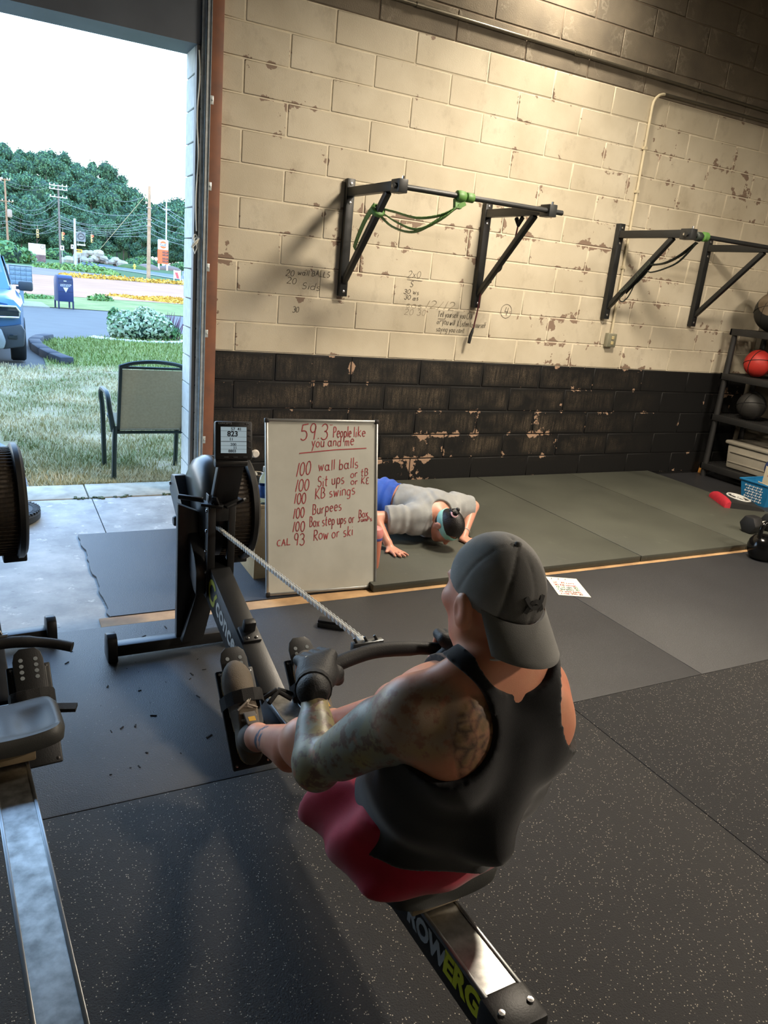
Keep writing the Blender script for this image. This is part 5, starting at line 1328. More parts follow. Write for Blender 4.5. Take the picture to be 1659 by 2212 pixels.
bnd.add(vs, fs).build('headband', mat('headband_mint', (156,214,204), .7, vs=30, var=.05), wm, smooth=True)
bun = MB(); bun.sphere(HP(.01,-.088,.072), (.034,.03,.03), 14, 10)
for k in range(6): bun.sphere(HP(.01+.02*math.cos(k*1.05), -.098+.012*math.sin(k*2.1), .075+.022*math.sin(k*1.05)), .014, 10, 7)
for k in range(4): bun.sphere(HP(.005-.012*k,-.075-.008*k,.035-.028*k), .017-.002*k, 10, 7)
bun.build('bun', mat('hair_dark', (30,26,26)), wm, smooth=True)
MB().lathe([(.018,-.006),(.026,0),(.018,.006)], HP(.03,-.085,.088), HW@Vector((.3,-.5,.8)), 14).build('hair_tie', mat('hair_tie_pink', (214,170,180), .6), wm, smooth=True)
br = MB(); a = (ell_-hl).normalized(); br.lathe([(.028,-.004),(.031,0),(.028,.004)], hl+a*.075, a, 18); br.build('bracelet', m_chain, wm, smooth=True)
# shirt front hanging below: pale printed inner hem, seen under the chest

# ================================================================== outdoors
PROF = [(-10,-.04),(.3,-.04),(8,-.33),(28.5,-.66),(60,-1.0),(205,-1.0),(420,-1.0)]
def zg(y):
    for (a, b), (c, d) in zip(PROF, PROF[1:]):
        if y <= c: return b+(d-b)*(y-a)/(c-a)
    return PROF[-1][1]
def hillz(x, y):
    q = 1-((x-7)/46)**2-((y-320)/82)**2
    return max(-1.0, -1.0+17.5*math.sqrt(q)) if q > 0 else -1.0
def XW(t, y): return -1.825+t*(y+5.226)      # x at depth y along a bearing from the doorway view
def ground_poly(poly, lift, name, m, n=None):
    """flat outline (x, y) laid on the terrain, cut into strips so that it follows the fall of the ground"""
    bm = bmesh.new(); bm.faces.new([bm.verts.new((x, y, 0)) for x, y in poly])
    for y0, _ in PROF[2:-1]: bmesh.ops.bisect_plane(bm, geom=bm.verts[:]+bm.edges[:]+bm.faces[:], plane_co=(0,y0,0), plane_no=(0,1,0))
    bmesh.ops.triangulate(bm, faces=bm.faces[:])
    for v in bm.verts: v.co.z = zg(v.co.y)+lift
    for f in bm.faces:
        f.normal_update()
        if f.normal.z < 0: f.normal_flip()
    me = bpy.data.meshes.new(name); bm.to_mesh(me); bm.free(); o = bpy.data.objects.new(name, me); return fin(o, name, m, None, 'structure', None, False)
def grass_mat(name, a, b, c, sc=1.2):
    m, t = newmat(name, .9, 0, .1); p = t.pos(); n = t.noise(p, sc, 5.0, .65); n2 = t.noise(p, sc*9, 4.0, .7)
    k = t.mix(t.ramp(n, .36, .66), a, b); k = t.mix(t.ramp(n2, .48, .70), k, c); t.color(k); t.bump(n2, .6, .05); return m
g_lawn = grass_mat('lawn_soil', lin((126,120,88)), lin((164,148,116)), lin((142,124,104)), 1.6)
g_isl = grass_mat('lawn_far', lin((106,122,70)), lin((144,142,94)), lin((118,124,78)), .8)
g_far = grass_mat('verge_grass', lin((62,90,56)), lin((84,100,62)), lin((54,80,52)), .25)
m_asph = mat('asphalt', (80,80,78), .85, vs=1.4, var=.1, bump=.3, bs=40)
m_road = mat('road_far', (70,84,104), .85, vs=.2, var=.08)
m_dirt = mat('bare_dirt', (166,118,84), .95, vs=.35, var=.1, tint=(148,104,74))
m_dirtb = mat('brown_dirt', (112,100,92), .95, vs=.3, var=.15)
ground_poly([(-60,.36),(60,.36),(60,205),(60,420),(-60,420),(-60,205)], -.03, 'ground', g_far)
struct(MB().sphere((7,320,-1.0), (46,82,17.5), 40, 20).build('terrain_hill', g_far, smooth=True))
ground_poly([(-6.0,.355),(40,.355),(40,7.6),(-6.0,8.6)], .0, 'lawn', g_lawn)
ground_poly([(-1.0,8.4),(40,7.4),(40,20),(3.2,17.7),(1.1,15.6),(-.58,14.0),(-.92,12.9),(-.95,11.2)], .0, 'lawn', g_isl)
ground_poly([(-60,8.6),(40,7.6),(40,26),(2,28.0),(-60,27.4)], -.02, 'street', m_asph)
ground_poly([(-60,27.4),(2,28.0),(40,26),(40,46),(7.9,39),(-60,33)], .0, 'lawn', g_isl)
ground_poly([(-60,33),(7.9,39),(40,46),(60,90),(17,81),(3,76.5),(-60,74)], .01, 'field', m_dirt)
ground_poly([(-60,74),(3,76.5),(17,81),(60,90),(60,100),(18.7,90),(10,99),(0,109),(-60,120)], .02, 'field', m_dirtb)
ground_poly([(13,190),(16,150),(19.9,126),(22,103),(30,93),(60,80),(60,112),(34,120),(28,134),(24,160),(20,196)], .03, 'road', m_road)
m_line = mat('road_line', (206,206,200), .8)
ln = MB(); 
for a, b in (((22.6,104.5),(60,83)),((20.3,128),(22.6,104.5)),((16.5,150),(20.3,128))):
    ln.hexa([(a[0]-.15,a[1],zg(a[1])+.04),(a[0]+.15,a[1],zg(a[1])+.04),(b[0]+.15,b[1],zg(b[1])+.04),(b[0]-.15,b[1],zg(b[1])+.04)]+[(x,y,-.95) for x, y in ((a[0]-.15,a[1]),(a[0]+.15,a[1]),(b[0]+.15,b[1]),(b[0]-.15,b[1]))])
struct(ln.build('road_marking', m_line))
pad = MB().prism([(-3.2,27.3),(.30,27.5),(.15,30.2),(-3.2,30.2)], (0,0,-.70), (1,0,0), (0,1,0), (0,0,.08)); struct(pad.build('pavement', mat('pavement_pale', (140,138,128), .9)))
pth = MB().prism([(-2.6,.36),(-1.64,.36),(-1.68,1.35),(-1.95,2.2),(-2.6,2.4)], (0,0,-.075), (1,0,0), (0,1,0), (0,0,.06)); struct(pth.build('path', mat('path_grey', (120,126,132), .9, vs=9)))
# grass blades on the lawn next to the sill
rg = np.random.RandomState(3)
def blades(name, N, ylo, yhi, tlo, thi, h, m, label, keep=None, powr=1.6, w=.004):
    y = ylo+(yhi-ylo)*rg.rand(N)**powr; tt = tlo+(thi-tlo)*rg.rand(N); x = -1.825+tt*(y+5.226)
    if keep is not None: k = keep(x, y); x, y = x[k], y[k]
    n = len(x); z = np.interp(y, [p[0] for p in PROF], [p[1] for p in PROF])-.005
    hh = h*(.45+rg.rand(n)**1.5); az = rg.rand(n)*6.283; lean = rg.rand(n)*.9*hh; w = w*(1+.12*y)
    dx, dy = np.cos(az), np.sin(az); la = az+1.2+rg.rand(n); lx, ly = np.cos(la)*lean, np.sin(la)*lean
    V = np.stack([np.stack([x-dx*w, y-dy*w, z], 1), np.stack([x+dx*w, y+dy*w, z], 1), np.stack([x+dx*w*.6+lx*.45, y+dy*w*.6+ly*.45, z+hh*.6], 1), np.stack([x-dx*w*.6+lx*.45, y-dy*w*.6+ly*.45, z+hh*.6], 1), np.stack([x+lx, y+ly, z+hh*.95], 1)], 1).reshape(-1, 3)
    b = np.arange(n)*5; T3 = np.concatenate([np.stack([b, b+1, b+2], 1), np.stack([b, b+2, b+3], 1), np.stack([b+3, b+2, b+4], 1)])
    tone = np.repeat(rg.rand(n), 5)
    o = mesh_np(name, V, T3, m, None, {'tone': tone}); return tag(o, label, 'grass', kind='stuff')
def blade_mat(name, c1, c2, c3):
    m, t = newmat(name, .7, 0, .2); a = t.add('Attribute', attribute_name='tone').outputs['Fac']; p = t.pos(); n = t.noise(p, 1.1, 3.0)
    k = t.mix(a, c1, c2); t.color(t.mix(t.ramp(n, .40, .62), k, c3)); return m
m_bl1 = blade_mat('blades', lin((112,126,80)), lin((158,154,112)), lin((196,182,144)))
blades('lawn_grass', 46000, .37, 9.0, .005, .26, .050, m_bl1, 'short patchy lawn grass outside the door', lambda x, y: ((x > -1.66) | (y > 2.2)) & (np.sin(x*5.1+y*1.3)+np.sin(y*3.7-x*2.2)+rg.rand(len(x))*1.6 > -.55), 1.9)
blades('lawn_grass', 15000, 9.0, 17.4, .03, .26, .08, blade_mat('blades_isl', lin((104,128,60)), lin((144,148,86)), lin((118,130,70))), 'greener lawn grass around the flower bed', lambda x, y: x > np.interp(y, [8.4,11.2,12.9,14,15.6,17.7], [-.95,-.93,-.9,-.5,1.2,3.4]), 1.0)
# kerb stones at the driveway corner
kb_ = thing('kerb', (-.9,11,-.4), 'dark stone kerb curving round the corner of the lawn', 'kerb')
m_kerb = mat('kerb_stone', (62,64,70), .9, vs=3, var=.2, bump=.4, bs=20)
kp = [(-.56,9.2),(-.72,9.9),(-.84,10.7),(-.93,11.6),(-.93,12.6),(-.80,13.4),(-.55,14.0)]
for a, b in zip(kp, kp[1:]):
    A = Vector((a[0]-.07,a[1],zg(a[1])+.05)); Bv = Vector((b[0]-.07,b[1],zg(b[1])+.05)); g = (Bv-A)*.03
    MB().beam(A+g, Bv-g, .24, .16).build('stone', m_kerb, kb_, bevel=.03)
# patio chair
m_cf = mat('chair_frame', (42,58,56), .45, .3, vs=9); m_sl, ts = newmat('sling_fabric', .8, 0, .2)
ts.color(ts.mix(ts.ramp(ts.noise(ts.obj(), 60.0, 3.0), .35, .65), lin((180,172,150)), lin((160,152,130))))
_tr = ts.add('BsdfTranslucent'); _tr.inputs['Color'].default_value = (*lin((172,162,140)), 1); _mx = ts.add('MixShader'); _mx.inputs[0].default_value = .55
ts.l.new(ts.b.outputs[0], _mx.inputs[1]); ts.l.new(_tr.outputs[0], _mx.inputs[2]); ts.l.new(_mx.outputs[0], ts.n['Material Output'].inputs['Surface'])
pcx = thing('patio_chair', (-.80,.85,-.06), 'dark framed patio chair with a taupe sling, standing on the lawn by the door', 'chair')
xl, xr = -1.03, -.50
def chz(y): return zg(y)-.01
for x, sg in ((xl,-1),(xr,1)): MB().tube(spline([(x+sg*.02,.52,chz(.5)),(x+sg*.01,.545,.20),(x,.57,.375)],4), .0185, 8).build('rear_leg', m_cf, pcx, smooth=True)
fr = MB()
for x in (xl+.025, xr-.025): fr.beam((x,.60,.33),(x,.44,.84), .036, .022, (1,0,0))
fr.tube(spline([(xl+.02,.44,.835),(xl+.12,.435,.865),(-.765,.43,.878),(xr-.12,.435,.865),(xr-.02,.44,.835)],5), .014, 8).tube([(xl+.02,.444,.83),(xr-.02,.444,.83)], .010, 8)
fr.build('back_frame', m_cf, pcx, smooth=True)
MB().hexa([(xl+.035,.597,.345),(xr-.035,.597,.345),(xr-.035,.448,.815),(xl+.035,.448,.815),(xl+.035,.603,.345),(xr-.035,.603,.345),(xr-.035,.454,.815),(xl+.035,.454,.815)]).build('back_sling', m_sl, pcx)
MB().hexa([(xl+.03,.60,.335),(xr-.03,.60,.335),(xr-.03,1.05,.375),(xl+.03,1.05,.375),(xl+.03,.60,.342),(xr-.03,.60,.342),(xr-.03,1.05,.382),(xl+.03,1.05,.382)]).build('seat_sling', m_sl, pcx)
for x, sg in ((xl,-1),(xr,1)):
    MB().tube(spline([(x+sg*.01,.585,.33),(x+sg*.035,.56,.48),(x+sg*.045,.60,.595),(x+sg*.05,.72,.615),(x+sg*.05,.90,.60),(x+sg*.045,1.0,.54),(x+sg*.03,1.03,.40),(x+sg*.02,1.05,chz(1.05))],4), .0195, 8).build('arm', m_cf, pcx, smooth=True)
MB().tube([(xl,.575,.325),(xr,.575,.325)], .012, 8).tube([(xl+.01,1.05,.37),(xr-.01,1.05,.37)], .012, 8).tube([(xl+.01,.58,.33),(xl+.01,1.05,.37)], .012, 8).tube([(xr-.01,.58,.33),(xr-.01,1.05,.37)], .012, 8).build('seat_frame', m_cf, pcx, smooth=True)
# leafy things
def leaf_cloud(lobes, n, size, seed, flat=.5):
    r = np.random.RandomState(seed); P = []; Nn = []
    w = np.array([l[1][0]*l[1][1]+l[1][0]*l[1][2] for l in lobes]); w = w/w.sum()
    for l, k in zip(lobes, (w*n).astype(int)):
        v = r.normal(size=(k, 3)); v /= np.linalg.norm(v, axis=1)[:, None]; rad = .72+.36*r.rand(k, 1)
        P.append(np.array(l[0])+v*np.array(l[1])*rad); Nn.append(v+r.normal(size=(k, 3))*flat)
    P = np.concatenate(P); N = np.concatenate(Nn); N /= np.linalg.norm(N, axis=1)[:, None]
    U = np.cross(N, r.normal(size=N.shape)); U /= np.linalg.norm(U, axis=1)[:, None]; W = np.cross(N, U); s = size*(.6+.8*r.rand(len(P), 1))
    V = np.stack([P-U*s, P-W*s*.55, P+U*s, P+W*s*.55], 1).reshape(-1, 3); b = np.arange(len(P))*4
    return V, np.stack([b, b+1, b+2, b+3], 1), np.repeat(r.rand(len(P)), 4)
def leaf_mat(name, a, b):
    m, t = newmat(name, .75, 0, .2); at = t.add('Attribute', attribute_name='tone').outputs['Fac']; rn = t.add('ObjectInfo').outputs['Random']
    k = t.mix(at, a, b); t.color(t.mix(t.math('MULTIPLY', rn, .5), k, tuple(x*.62 for x in a))); return m
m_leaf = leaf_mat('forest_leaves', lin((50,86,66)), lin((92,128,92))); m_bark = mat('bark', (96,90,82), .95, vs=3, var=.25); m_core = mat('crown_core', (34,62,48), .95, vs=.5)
protos = []
for k in range(5):
    r = random.Random(40+k); H = 15.0; lobes = []
    for i in range(11):
        a = r.uniform(0, 6.28); h = r.uniform(.30, .93); R = (1-abs(h-.55)*1.3)*3.4
        lobes.append(((R*.75*math.cos(a), R*.75*math.sin(a), h*H), (r.uniform(1.7,2.6), r.uniform(1.7,2.6), r.uniform(1.5,2.3))))
    lobes.append(((0,0,H*.90), (1.6,1.6,1.7)))
    o = thing('tree', (0,0,0), 'leafy green tree on the wooded hill across the road', 'tree', 'trees on the wooded hill')
    V, Fq, tone = leaf_cloud(lobes, 2600, .33, k)
    mesh_np('crown', V, Fq, m_leaf, o, {'tone': tone})
    co = MB()
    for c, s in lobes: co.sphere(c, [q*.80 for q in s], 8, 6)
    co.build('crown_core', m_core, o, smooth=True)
    tk = MB().tube([(0,0,-1.5),(.1,0,H*.4),(0,.1,H*.8)], [.28,.2,.08], 7)
    for i in range(4): a = r.uniform(0, 6.28); tk.tube([(0,0,H*(.3+.1*i)),(1.6*math.cos(a),1.6*math.sin(a),H*(.45+.1*i))], [.12,.05], 5)
    tk.build('trunk', m_bark, o, smooth=True); protos.append(o)
# the wooded slope: each tree by bearing and depth; the skyline falls to the right
rt = random.Random(12); cnt = 0
def skyline(t): return np.interp(t, [-.05, .02, .067, .116, .147, .162, .173, .19, .217, .26], [.106, .104, .106, .100, .094, .080, .067, .064, .075, .076])
for row, (y, frac) in enumerate(((210,.40),(222,.56),(240,.74),(262,.90),(286,1.0))):
    t = -.055+rt.uniform(0,.01)
    while t < .265:
        top = skyline(t)*frac*rt.uniform(.94, 1.04); yy = y+rt.uniform(-5,5); base = hillz(XW(t, yy), yy)-.3
        H = 1.6+top*(yy+5.2)-base
        if H > 4:
            s = H/15.5
            o = protos[cnt % 5] if cnt < 5 else copy_thing(protos[cnt % 5], (0,0,0)); cnt += 1
            o.location = (XW(t, yy), yy, base); o.rotation_euler = (0,0,rt.uniform(0,6.28)); q = min(max(s, .7), 1.5); o.scale = (q*.95, q*.95, s)
        t += rt.uniform(.016,.022)*(1.0 if row < 3 else .8)
# undergrowth along the foot of the wood and the left bank
m_bush = leaf_mat('bush_leaves', lin((64,106,66)), lin((112,150,92)))
bp = thing('bush', (0,0,0), 'rounded green bush at the foot of the wooded hill', 'bush', 'bushes at the foot of the wood')
V, Fq, tone = leaf_cloud([((0,0,.9),(2.2,1.6,1.3)),((1.5,.2,.7),(1.4,1.2,1.0)),((-1.4,-.2,.8),(1.5,1.2,1.1))], 700, .26, 77)
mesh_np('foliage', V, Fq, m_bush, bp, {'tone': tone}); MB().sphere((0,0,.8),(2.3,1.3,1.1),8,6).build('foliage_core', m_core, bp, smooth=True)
spots = [(t, 200+6*math.sin(i*2.1), .85+.35*math.sin(i*1.7)) for i, t in enumerate(np.arange(.0, .25, .0145))] + [(-.01,118,1.3),(.004,124,1.5),(.018,120,1.3),(.030,126,1.1)]
for i, (t, y, s) in enumerate(spots):
    o = bp if i == 0 else copy_thing(bp, (0,0,0)); o.location = (XW(t,y), y, zg(y)); o.scale = (s*1.3,s,s); o.rotation_euler = (0,0,i*1.3)
# weeds on the field and verge
def weeds(name, pts, s, m, label, cat, n=900):
    V, Fq, tone = leaf_cloud(pts, n, s, len(name)); o = mesh_np(name, V, Fq, m, None, {'tone': tone}); return tag(o, label, cat, kind='stuff')
m_yw = leaf_mat('yellow_weeds', lin((178,140,50)), lin((214,176,80)))
rw_ = random.Random(8)
weeds('yellow_weeds', [((XW(t,74.5+t*40), 74.5+t*40+rw_.uniform(-1,1), -.95),(1.0,.6,.35)) for t in np.arange(.085,.25,.006)], .16, m_yw, 'row of yellow weeds along the far edge of the bare field', 'weeds', 2200)
weeds('yellow_ground_weeds', [((XW(t,y), y, zg(y)),(1.1,.9,.10)) for t, y in ((.165,43),(.18,41.5),(.19,44),(.20,41),(.21,43),(.22,45),(.23,42),(.24,44),(.225,40),(.205,46),(.15,43.5))], .12, m_yw, 'yellow patch of low weeds on the near side of the bare field', 'weeds', 1800)
m_wd = leaf_mat('green_weeds', lin((84,124,66)), lin((128,156,88)))
weeds('verge_weeds', [((XW(t,y), y, zg(y)),(1.4,.9,h)) for t, y, h in [(.060,104,.7),(.072,103,.8),(.085,102,.9),(.097,101,.9),(.108,101,1.3),(.117,100,1.2),(.126,99,.8),(.134,97,.6)]], .20, m_wd, 'tall green weeds on the bank beside the road', 'weeds', 1500)
weeds('field_weeds', [((XW(t,y), y, zg(y)),(.35,.3,h)) for t, y, h in [(.035,33.6,.18),(.045,34,.16),(.052,34.5,.15),(.060,34.8,.12),(.115,36.2,.3),(.122,36.5,.35),(.130,37,.22)]], .10, m_wd, 'scattered green weeds where the far lawn meets the field', 'weeds', 700)
# flower bed: variegated shrub, purple leaved plant, white stones
m_var = leaf_mat('variegated_leaves', lin((112,144,98)), lin((208,214,190)))
sb = thing('variegated_shrub', (1.55,15.0,zg(15)), 'pale variegated shrub in the stone edged flower bed', 'shrub'); zz = zg(15.0)
V, Fq, tone = leaf_cloud([((1.30,15.0,zz+.36),(.42,.38,.36)),((1.72,15.0,zz+.40),(.42,.38,.42)),((2.05,15.1,zz+.34),(.36,.34,.34)),((1.05,15.05,zz+.30),(.25,.25,.30))], 2600, .055, 21); mesh_np('foliage', V, Fq, m_var, sb, {'tone': tone})
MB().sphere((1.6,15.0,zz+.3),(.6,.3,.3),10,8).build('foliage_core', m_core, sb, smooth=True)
sb = thing('green_shrub', (1.02,15.2,zz), 'small upright green shrub at the left end of the flower bed', 'shrub')
V, Fq, tone = leaf_cloud([((1.0,15.3,zz+.35),(.16,.16,.40)),((1.12,15.25,zz+.28),(.14,.14,.28))], 700, .045, 22); mesh_np('foliage', V, Fq, m_bush, sb, {'tone': tone}); MB().tube([(1.03,15.28,zz),(1.03,15.28,zz+.5)], .02, 6).build('stem', m_bark, sb)
sb = thing('purple_plant', (2.3,15.2,zz), 'dark purple spiky plant at the right end of the flower bed', 'plant'); pm = MB(); rp_ = random.Random(6)
for i in range(34):
    x, y = 2.2+rp_.uniform(-.42,.40), 15.25+rp_.uniform(-.2,.2); h = rp_.uniform(.45,.78); dx = (x-2.2)*.5+rp_.uniform(-.1,.1); pm.tube([(x,y,zz),(x+dx*.5,y,zz+h*.6),(x+dx,y+.03,zz+h)], [.012,.016,.004], 4)
pm.build('spikes', mat('purple_leaf', (96,52,78), .7, vs=6, var=.2), sb, smooth=True)
V, Fq, tone = leaf_cloud([((2.25,15.2,zz+.22),(.38,.25,.24))], 700, .05, 23); mesh_np('foliage', V, Fq, m_bush, sb, {'tone': tone})
stn = MB(); rs = random.Random(31)
for i in range(210):
    a = rs.uniform(math.pi*.98, math.pi*2.06); R = rs.uniform(.86,1.06); x = 1.6+1.15*R*math.cos(a); y = 15.0+.95*R*math.sin(a)*.75; s = rs.uniform(.025,.055); stn.sphere((x,y,zg(y)+s*.4), (s*1.3,s,s*.8), 6, 4, Matrix.Rotation(rs.uniform(0,3),3,'Z'))
tag(stn.build('edging_stones', mat('stone_white', (206,206,198), .9, vs=5), smooth=True), 'rounded white stones edging the flower bed', 'stones', kind='stuff')
# collection box
m_blue = mat('postal_blue', (24,44,88), .5, vs=4, var=.08); m_bdk = mat('postal_blue_dark', (18,32,68), .5)
mbx, mby = .85, 27.9; mz = zg(mby)-.01
mb_ = thing('mail_collection_box', (mbx,mby,mz), 'blue street mail collection box on four legs beyond the driveway', 'mailbox')
RZ = Matrix.Rotation(math.radians(10), 3, 'Z'); LZ = lambda x, y, z: Vector((mbx,mby,mz))+RZ@Vector((x,y,z))
prof = [(-.30,.28),(.30,.28),(.30,1.06),(.26,1.16),(.16,1.25),(0,1.28),(-.16,1.25),(-.26,1.16),(-.30,1.06)]
MB().prism(prof, LZ(-.29,0,0), RZ@Vector((0,1,0)), (0,0,1), RZ@Vector((.58,0,0))).build('body', m_blue, mb_, bevel=.012)
for x in (-.27,.27):
    for y in (-.27,.27): MB().cbox(LZ(x,y,.15), (.055,.055,.32), RZ).build('leg', m_bdk, mb_)
MB().hexa([LZ(-.27,-.312,.95),LZ(.27,-.312,.95),LZ(.27,-.285,1.17),LZ(-.27,-.285,1.17),LZ(-.27,-.30,.95),LZ(.27,-.30,.95),LZ(.27,-.265,1.17),LZ(-.27,-.265,1.17)]).build('hatch', m_bdk, mb_)
MB().cbox(LZ(0,-.302,.66), (.56,.012,.012), RZ).build('door_line', m_bdk, mb_)
M_ = lambda x, z, d=-.3035: frame(LZ(x,d,z), RZ@Vector((1,0,0)), (0,0,1))
text_mesh('lettering', 'UNITED STATES', .058, M_(-.20,.905), m_white, mb_, .001); text_mesh('lettering', 'POSTAL SERVICE', .050, M_(-.20,.855), m_white, mb_, .001)
MB().prism([(-.10,.82),(.10,.82),(0,.63)], LZ(0,-.304,0), RZ@Vector((1,0,0)), (0,0,1), RZ@Vector((0,-.003,0))).build('arrow', m_white, mb_)
MB().cbox(LZ(-.02,-.3,1.06), (.10,.02,.03), RZ).build('handle', m_white, mb_)
# cluster mail boxes
m_cb = mat('cluster_grey', (112,134,148), .5, .2, vs=4, var=.05); m_cbd = mat('cluster_seam', (56,72,88), .6)
def cluster(cx, cy, label):
    z = zg(cy); t = thing('cluster_mailbox', (cx,cy,z), label, 'mailbox', 'grey cluster mailboxes by the driveway')
    R = Matrix.Rotation(math.radians(-4), 3, 'Z'); Q = lambda x, y, zz_: Vector((cx,cy,z))+R@Vector((x,y,zz_))
    MB().cbox(Q(0,0,1.10), (.80,.42,.72), R).build('cabinet', m_cbd, t, bevel=.01)
    MB().cbox(Q(0,0,1.475), (.86,.48,.035), R).build('roof', m_cb, t, bevel=.008)
    MB().cbox(Q(0,0,.37), (.14,.14,.78), R).cbox(Q(0,0,.01), (.34,.34,.03), R).build('pedestal', m_cb, t)
    for i in range(4):
        for j in range(4):
            d = MB().cbox(Q(-.294+.196*i,-.213,.845+.172*j), (.186,.014,.162), R).build('door', m_cb, t, bevel=.003)
            MB().cbox(Q(-.294+.196*i+.05,-.222,.845+.172*j-.02), (.02,.008,.02), R).build('lock', m_cbd, d)
cluster(-.62, 28.9, 'grey cluster mailbox on a pedestal, the one with its whole front in view'); cluster(-1.62, 28.8, 'grey cluster mailbox partly hidden behind the parked car')
# parked car, front corner in view
cxr, cyf = -2.26, 8.75; cz = zg(9.6)
car = thing('car', (cxr, cyf+2.2, cz), 'blue sport utility car parked facing the building, its front corner in view', 'car')
m_car = mat('car_blue', (66,104,148), .25, .45, vs=1.5, var=.05); m_trim = mat('car_trim', (52,58,62), .6, vs=5); m_tyre = mat('car_tyre', (28,30,32), .85, vs=20); m_cg, tcg = newmat('car_glass', .05, 0, .8); tcg.color(lin((70,96,104)))
m_chr = mat('car_chrome', (206,214,216), .2, .9); m_hl = mat('headlight_dark', (40,48,52), .12, .2)
C_ = lambda x, y, z: Vector((cxr+x, cyf+y, cz+z))
def loft(sections, name, m, **k):
    vs = []; fs = []; n = len(sections[0])
    for s in sections: vs += s
    for i in range(len(sections)-1):
        for j in range(n): fs.append((i*n+j, i*n+(j+1)%n, (i+1)*n+(j+1)%n, (i+1)*n+j))
    fs += [tuple(range(n-1,-1,-1)), tuple(range((len(sections)-1)*n, len(sections)*n))]
    return MB().add(vs, fs).build(name, m, car, smooth=True, auto=32, **k)
def ring(y, w, z0, z1, ch=.08): return [C_(x, y, z) for x, z in ((-w+ch,z0),(w-ch,z0),(w,z0+ch),(w,z1-ch*1.6),(w-ch*1.2,z1-ch*.3),(w-ch*3,z1),(-w+ch*3,z1),(-w+ch*1.2,z1-ch*.3),(-w,z1-ch*1.6),(-w,z0+ch))]
loft([ring(.02,.80,.62,1.04), ring(.10,.90,.52,1.10), ring(.5,.955,.45,1.15), ring(1.3,.965,.40,1.19), ring(1.5,.965,.40,1.20), ring(4.5,.95,.45,1.16), ring(4.7,.90,.52,1.08)], 'body', m_car)
loft([[C_(x,y,z) for x,z in p] for y, p in ((1.28,((-.80,1.17),(.80,1.17),(.78,1.19),(-.78,1.19))),(2.15,((-.84,1.17),(.84,1.17),(.66,1.78),(-.66,1.78))),(3.6,((-.84,1.17),(.84,1.17),(.68,1.80),(-.68,1.80))),(4.6,((-.80,1.14),(.80,1.14),(.74,1.20),(-.74,1.20))))], 'cabin', m_car)
MB().hexa([C_(-.74,1.385,1.22),C_(.74,1.385,1.22),C_(.62,2.10,1.735),C_(-.62,2.10,1.735),C_(-.74,1.365,1.235),C_(.74,1.365,1.235),C_(.62,2.08,1.75),C_(-.62,2.08,1.75)]).build('windscreen', m_cg, car)
for s in (-1,1):
    MB().hexa([C_(s*.845,1.75,1.24),C_(s*.845,3.4,1.24),C_(s*.715,3.4,1.72),C_(s*.725,2.2,1.72),C_(s*.83,1.75,1.24),C_(s*.83,3.4,1.24),C_(s*.70,3.4,1.72),C_(s*.71,2.2,1.72)]).build('side_window', m_cg, car)
    mr = MB().cbox(C_(s*1.06,1.72,1.24), (.24,.12,.17)).build('mirror', m_trim, car, bevel=.035); MB().beam(C_(s*.90,1.74,1.20), C_(s*1.0,1.73,1.20), .06, .05).build('mirror_arm', m_trim, mr)
    hl = MB().prism([(.42*s,.80),(.885*s,.81),(.90*s,.90),(.84*s,.985),(.42*s,.985)], C_(0,.075,0), (1,0,0), (0,0,1), (0,-.10,0)).build('headlight', m_hl, car, bevel=.015)
    MB().tube([C_(.43*s,-.035,.98),C_(.83*s,-.03,.98),C_(.885*s,-.02,.90),C_(.87*s,-.03,.812),C_(.43*s,-.035,.80)], .017, 6).build('daytime_light', m_chr, hl, smooth=True)
    MB().prism([(.60*s,.28),(.93*s,.34),(.955*s,.60),(.90*s,.70),(.55*s,.64)], C_(0,.16,0), (1,0,0), (0,0,1), (0,-.17,0)).build('bumper_corner', m_trim, car, bevel=.03)
    MB().cbox(C_(s*.76,-.015,.50), (.14,.03,.08)).build('fog_light', m_hl, car, bevel=.01)
    for y in (.85, 3.75):
        w = MB(); w.lathe([(.22,-.12),(.36,-.12),(.385,-.09),(.385,.09),(.36,.12),(.22,.12)], C_(s*.86,y,.385), (1,0,0), 28); wh = w.build('wheel', m_tyre, car, smooth=True); MB().lathe([(0,-.10),(.23,-.10),(.23,.10),(0,.10)], C_(s*.86,y,.385), (1,0,0), 18).build('rim', m_chr, wh)
MB().cbox(C_(0,.02,.88), (.80,.06,.17)).build('grille', m_trim, car, bevel=.01)
MB().prism([(-.62,.30),(.62,.30),(.66,.42),(.60,.62),(-.60,.62),(-.66,.42)], C_(0,.05,0), (1,0,0), (0,0,1), (0,-.17,0)).build('skid_plate', mat('skid_grey', (132,140,140), .5), car, bevel=.03)
MB().box(C_(-.5,-.125,.36), C_(.5,-.11,.46)).build('lower_intake', m_trim, car)
# poles, wires, lights and signs by the road
m_pole = mat('pole_wood', (150,118,92), .9, vs=2, var=.2); m_polep = mat('pole_pale', (176,182,180), .7, vs=2); m_ins = mat('insulator', (196,206,204), .4); m_tr = mat('transformer', (150,132,116), .5)
def pole(x, y, top, arms, label, m=m_pole, r=.17, lean=0.0):
    b = zg(y); t = thing('utility_pole', (x,y,b), label, 'utility pole'); MB().tube([(x,y,b-.3),(x+lean,y,top)], [r*1.25,r*.85], 10).build('pole', m, t, smooth=True)
    for z, w in arms:
        a = MB().cbox((x+lean,y-.18,z), (w*2,.12,.13)).build('crossarm', m_ins if w > 1.2 else m, t)
        for q in (-.92,-.45,.45,.92): MB().lathe([(0,0),(.08,0),(.10,.10),(.06,.2),(.09,.26),(0,.32)], (x+lean+q*w,y-.18,z+.06), seg=8).build('insulator', m_ins, a, smooth=True)
    return t
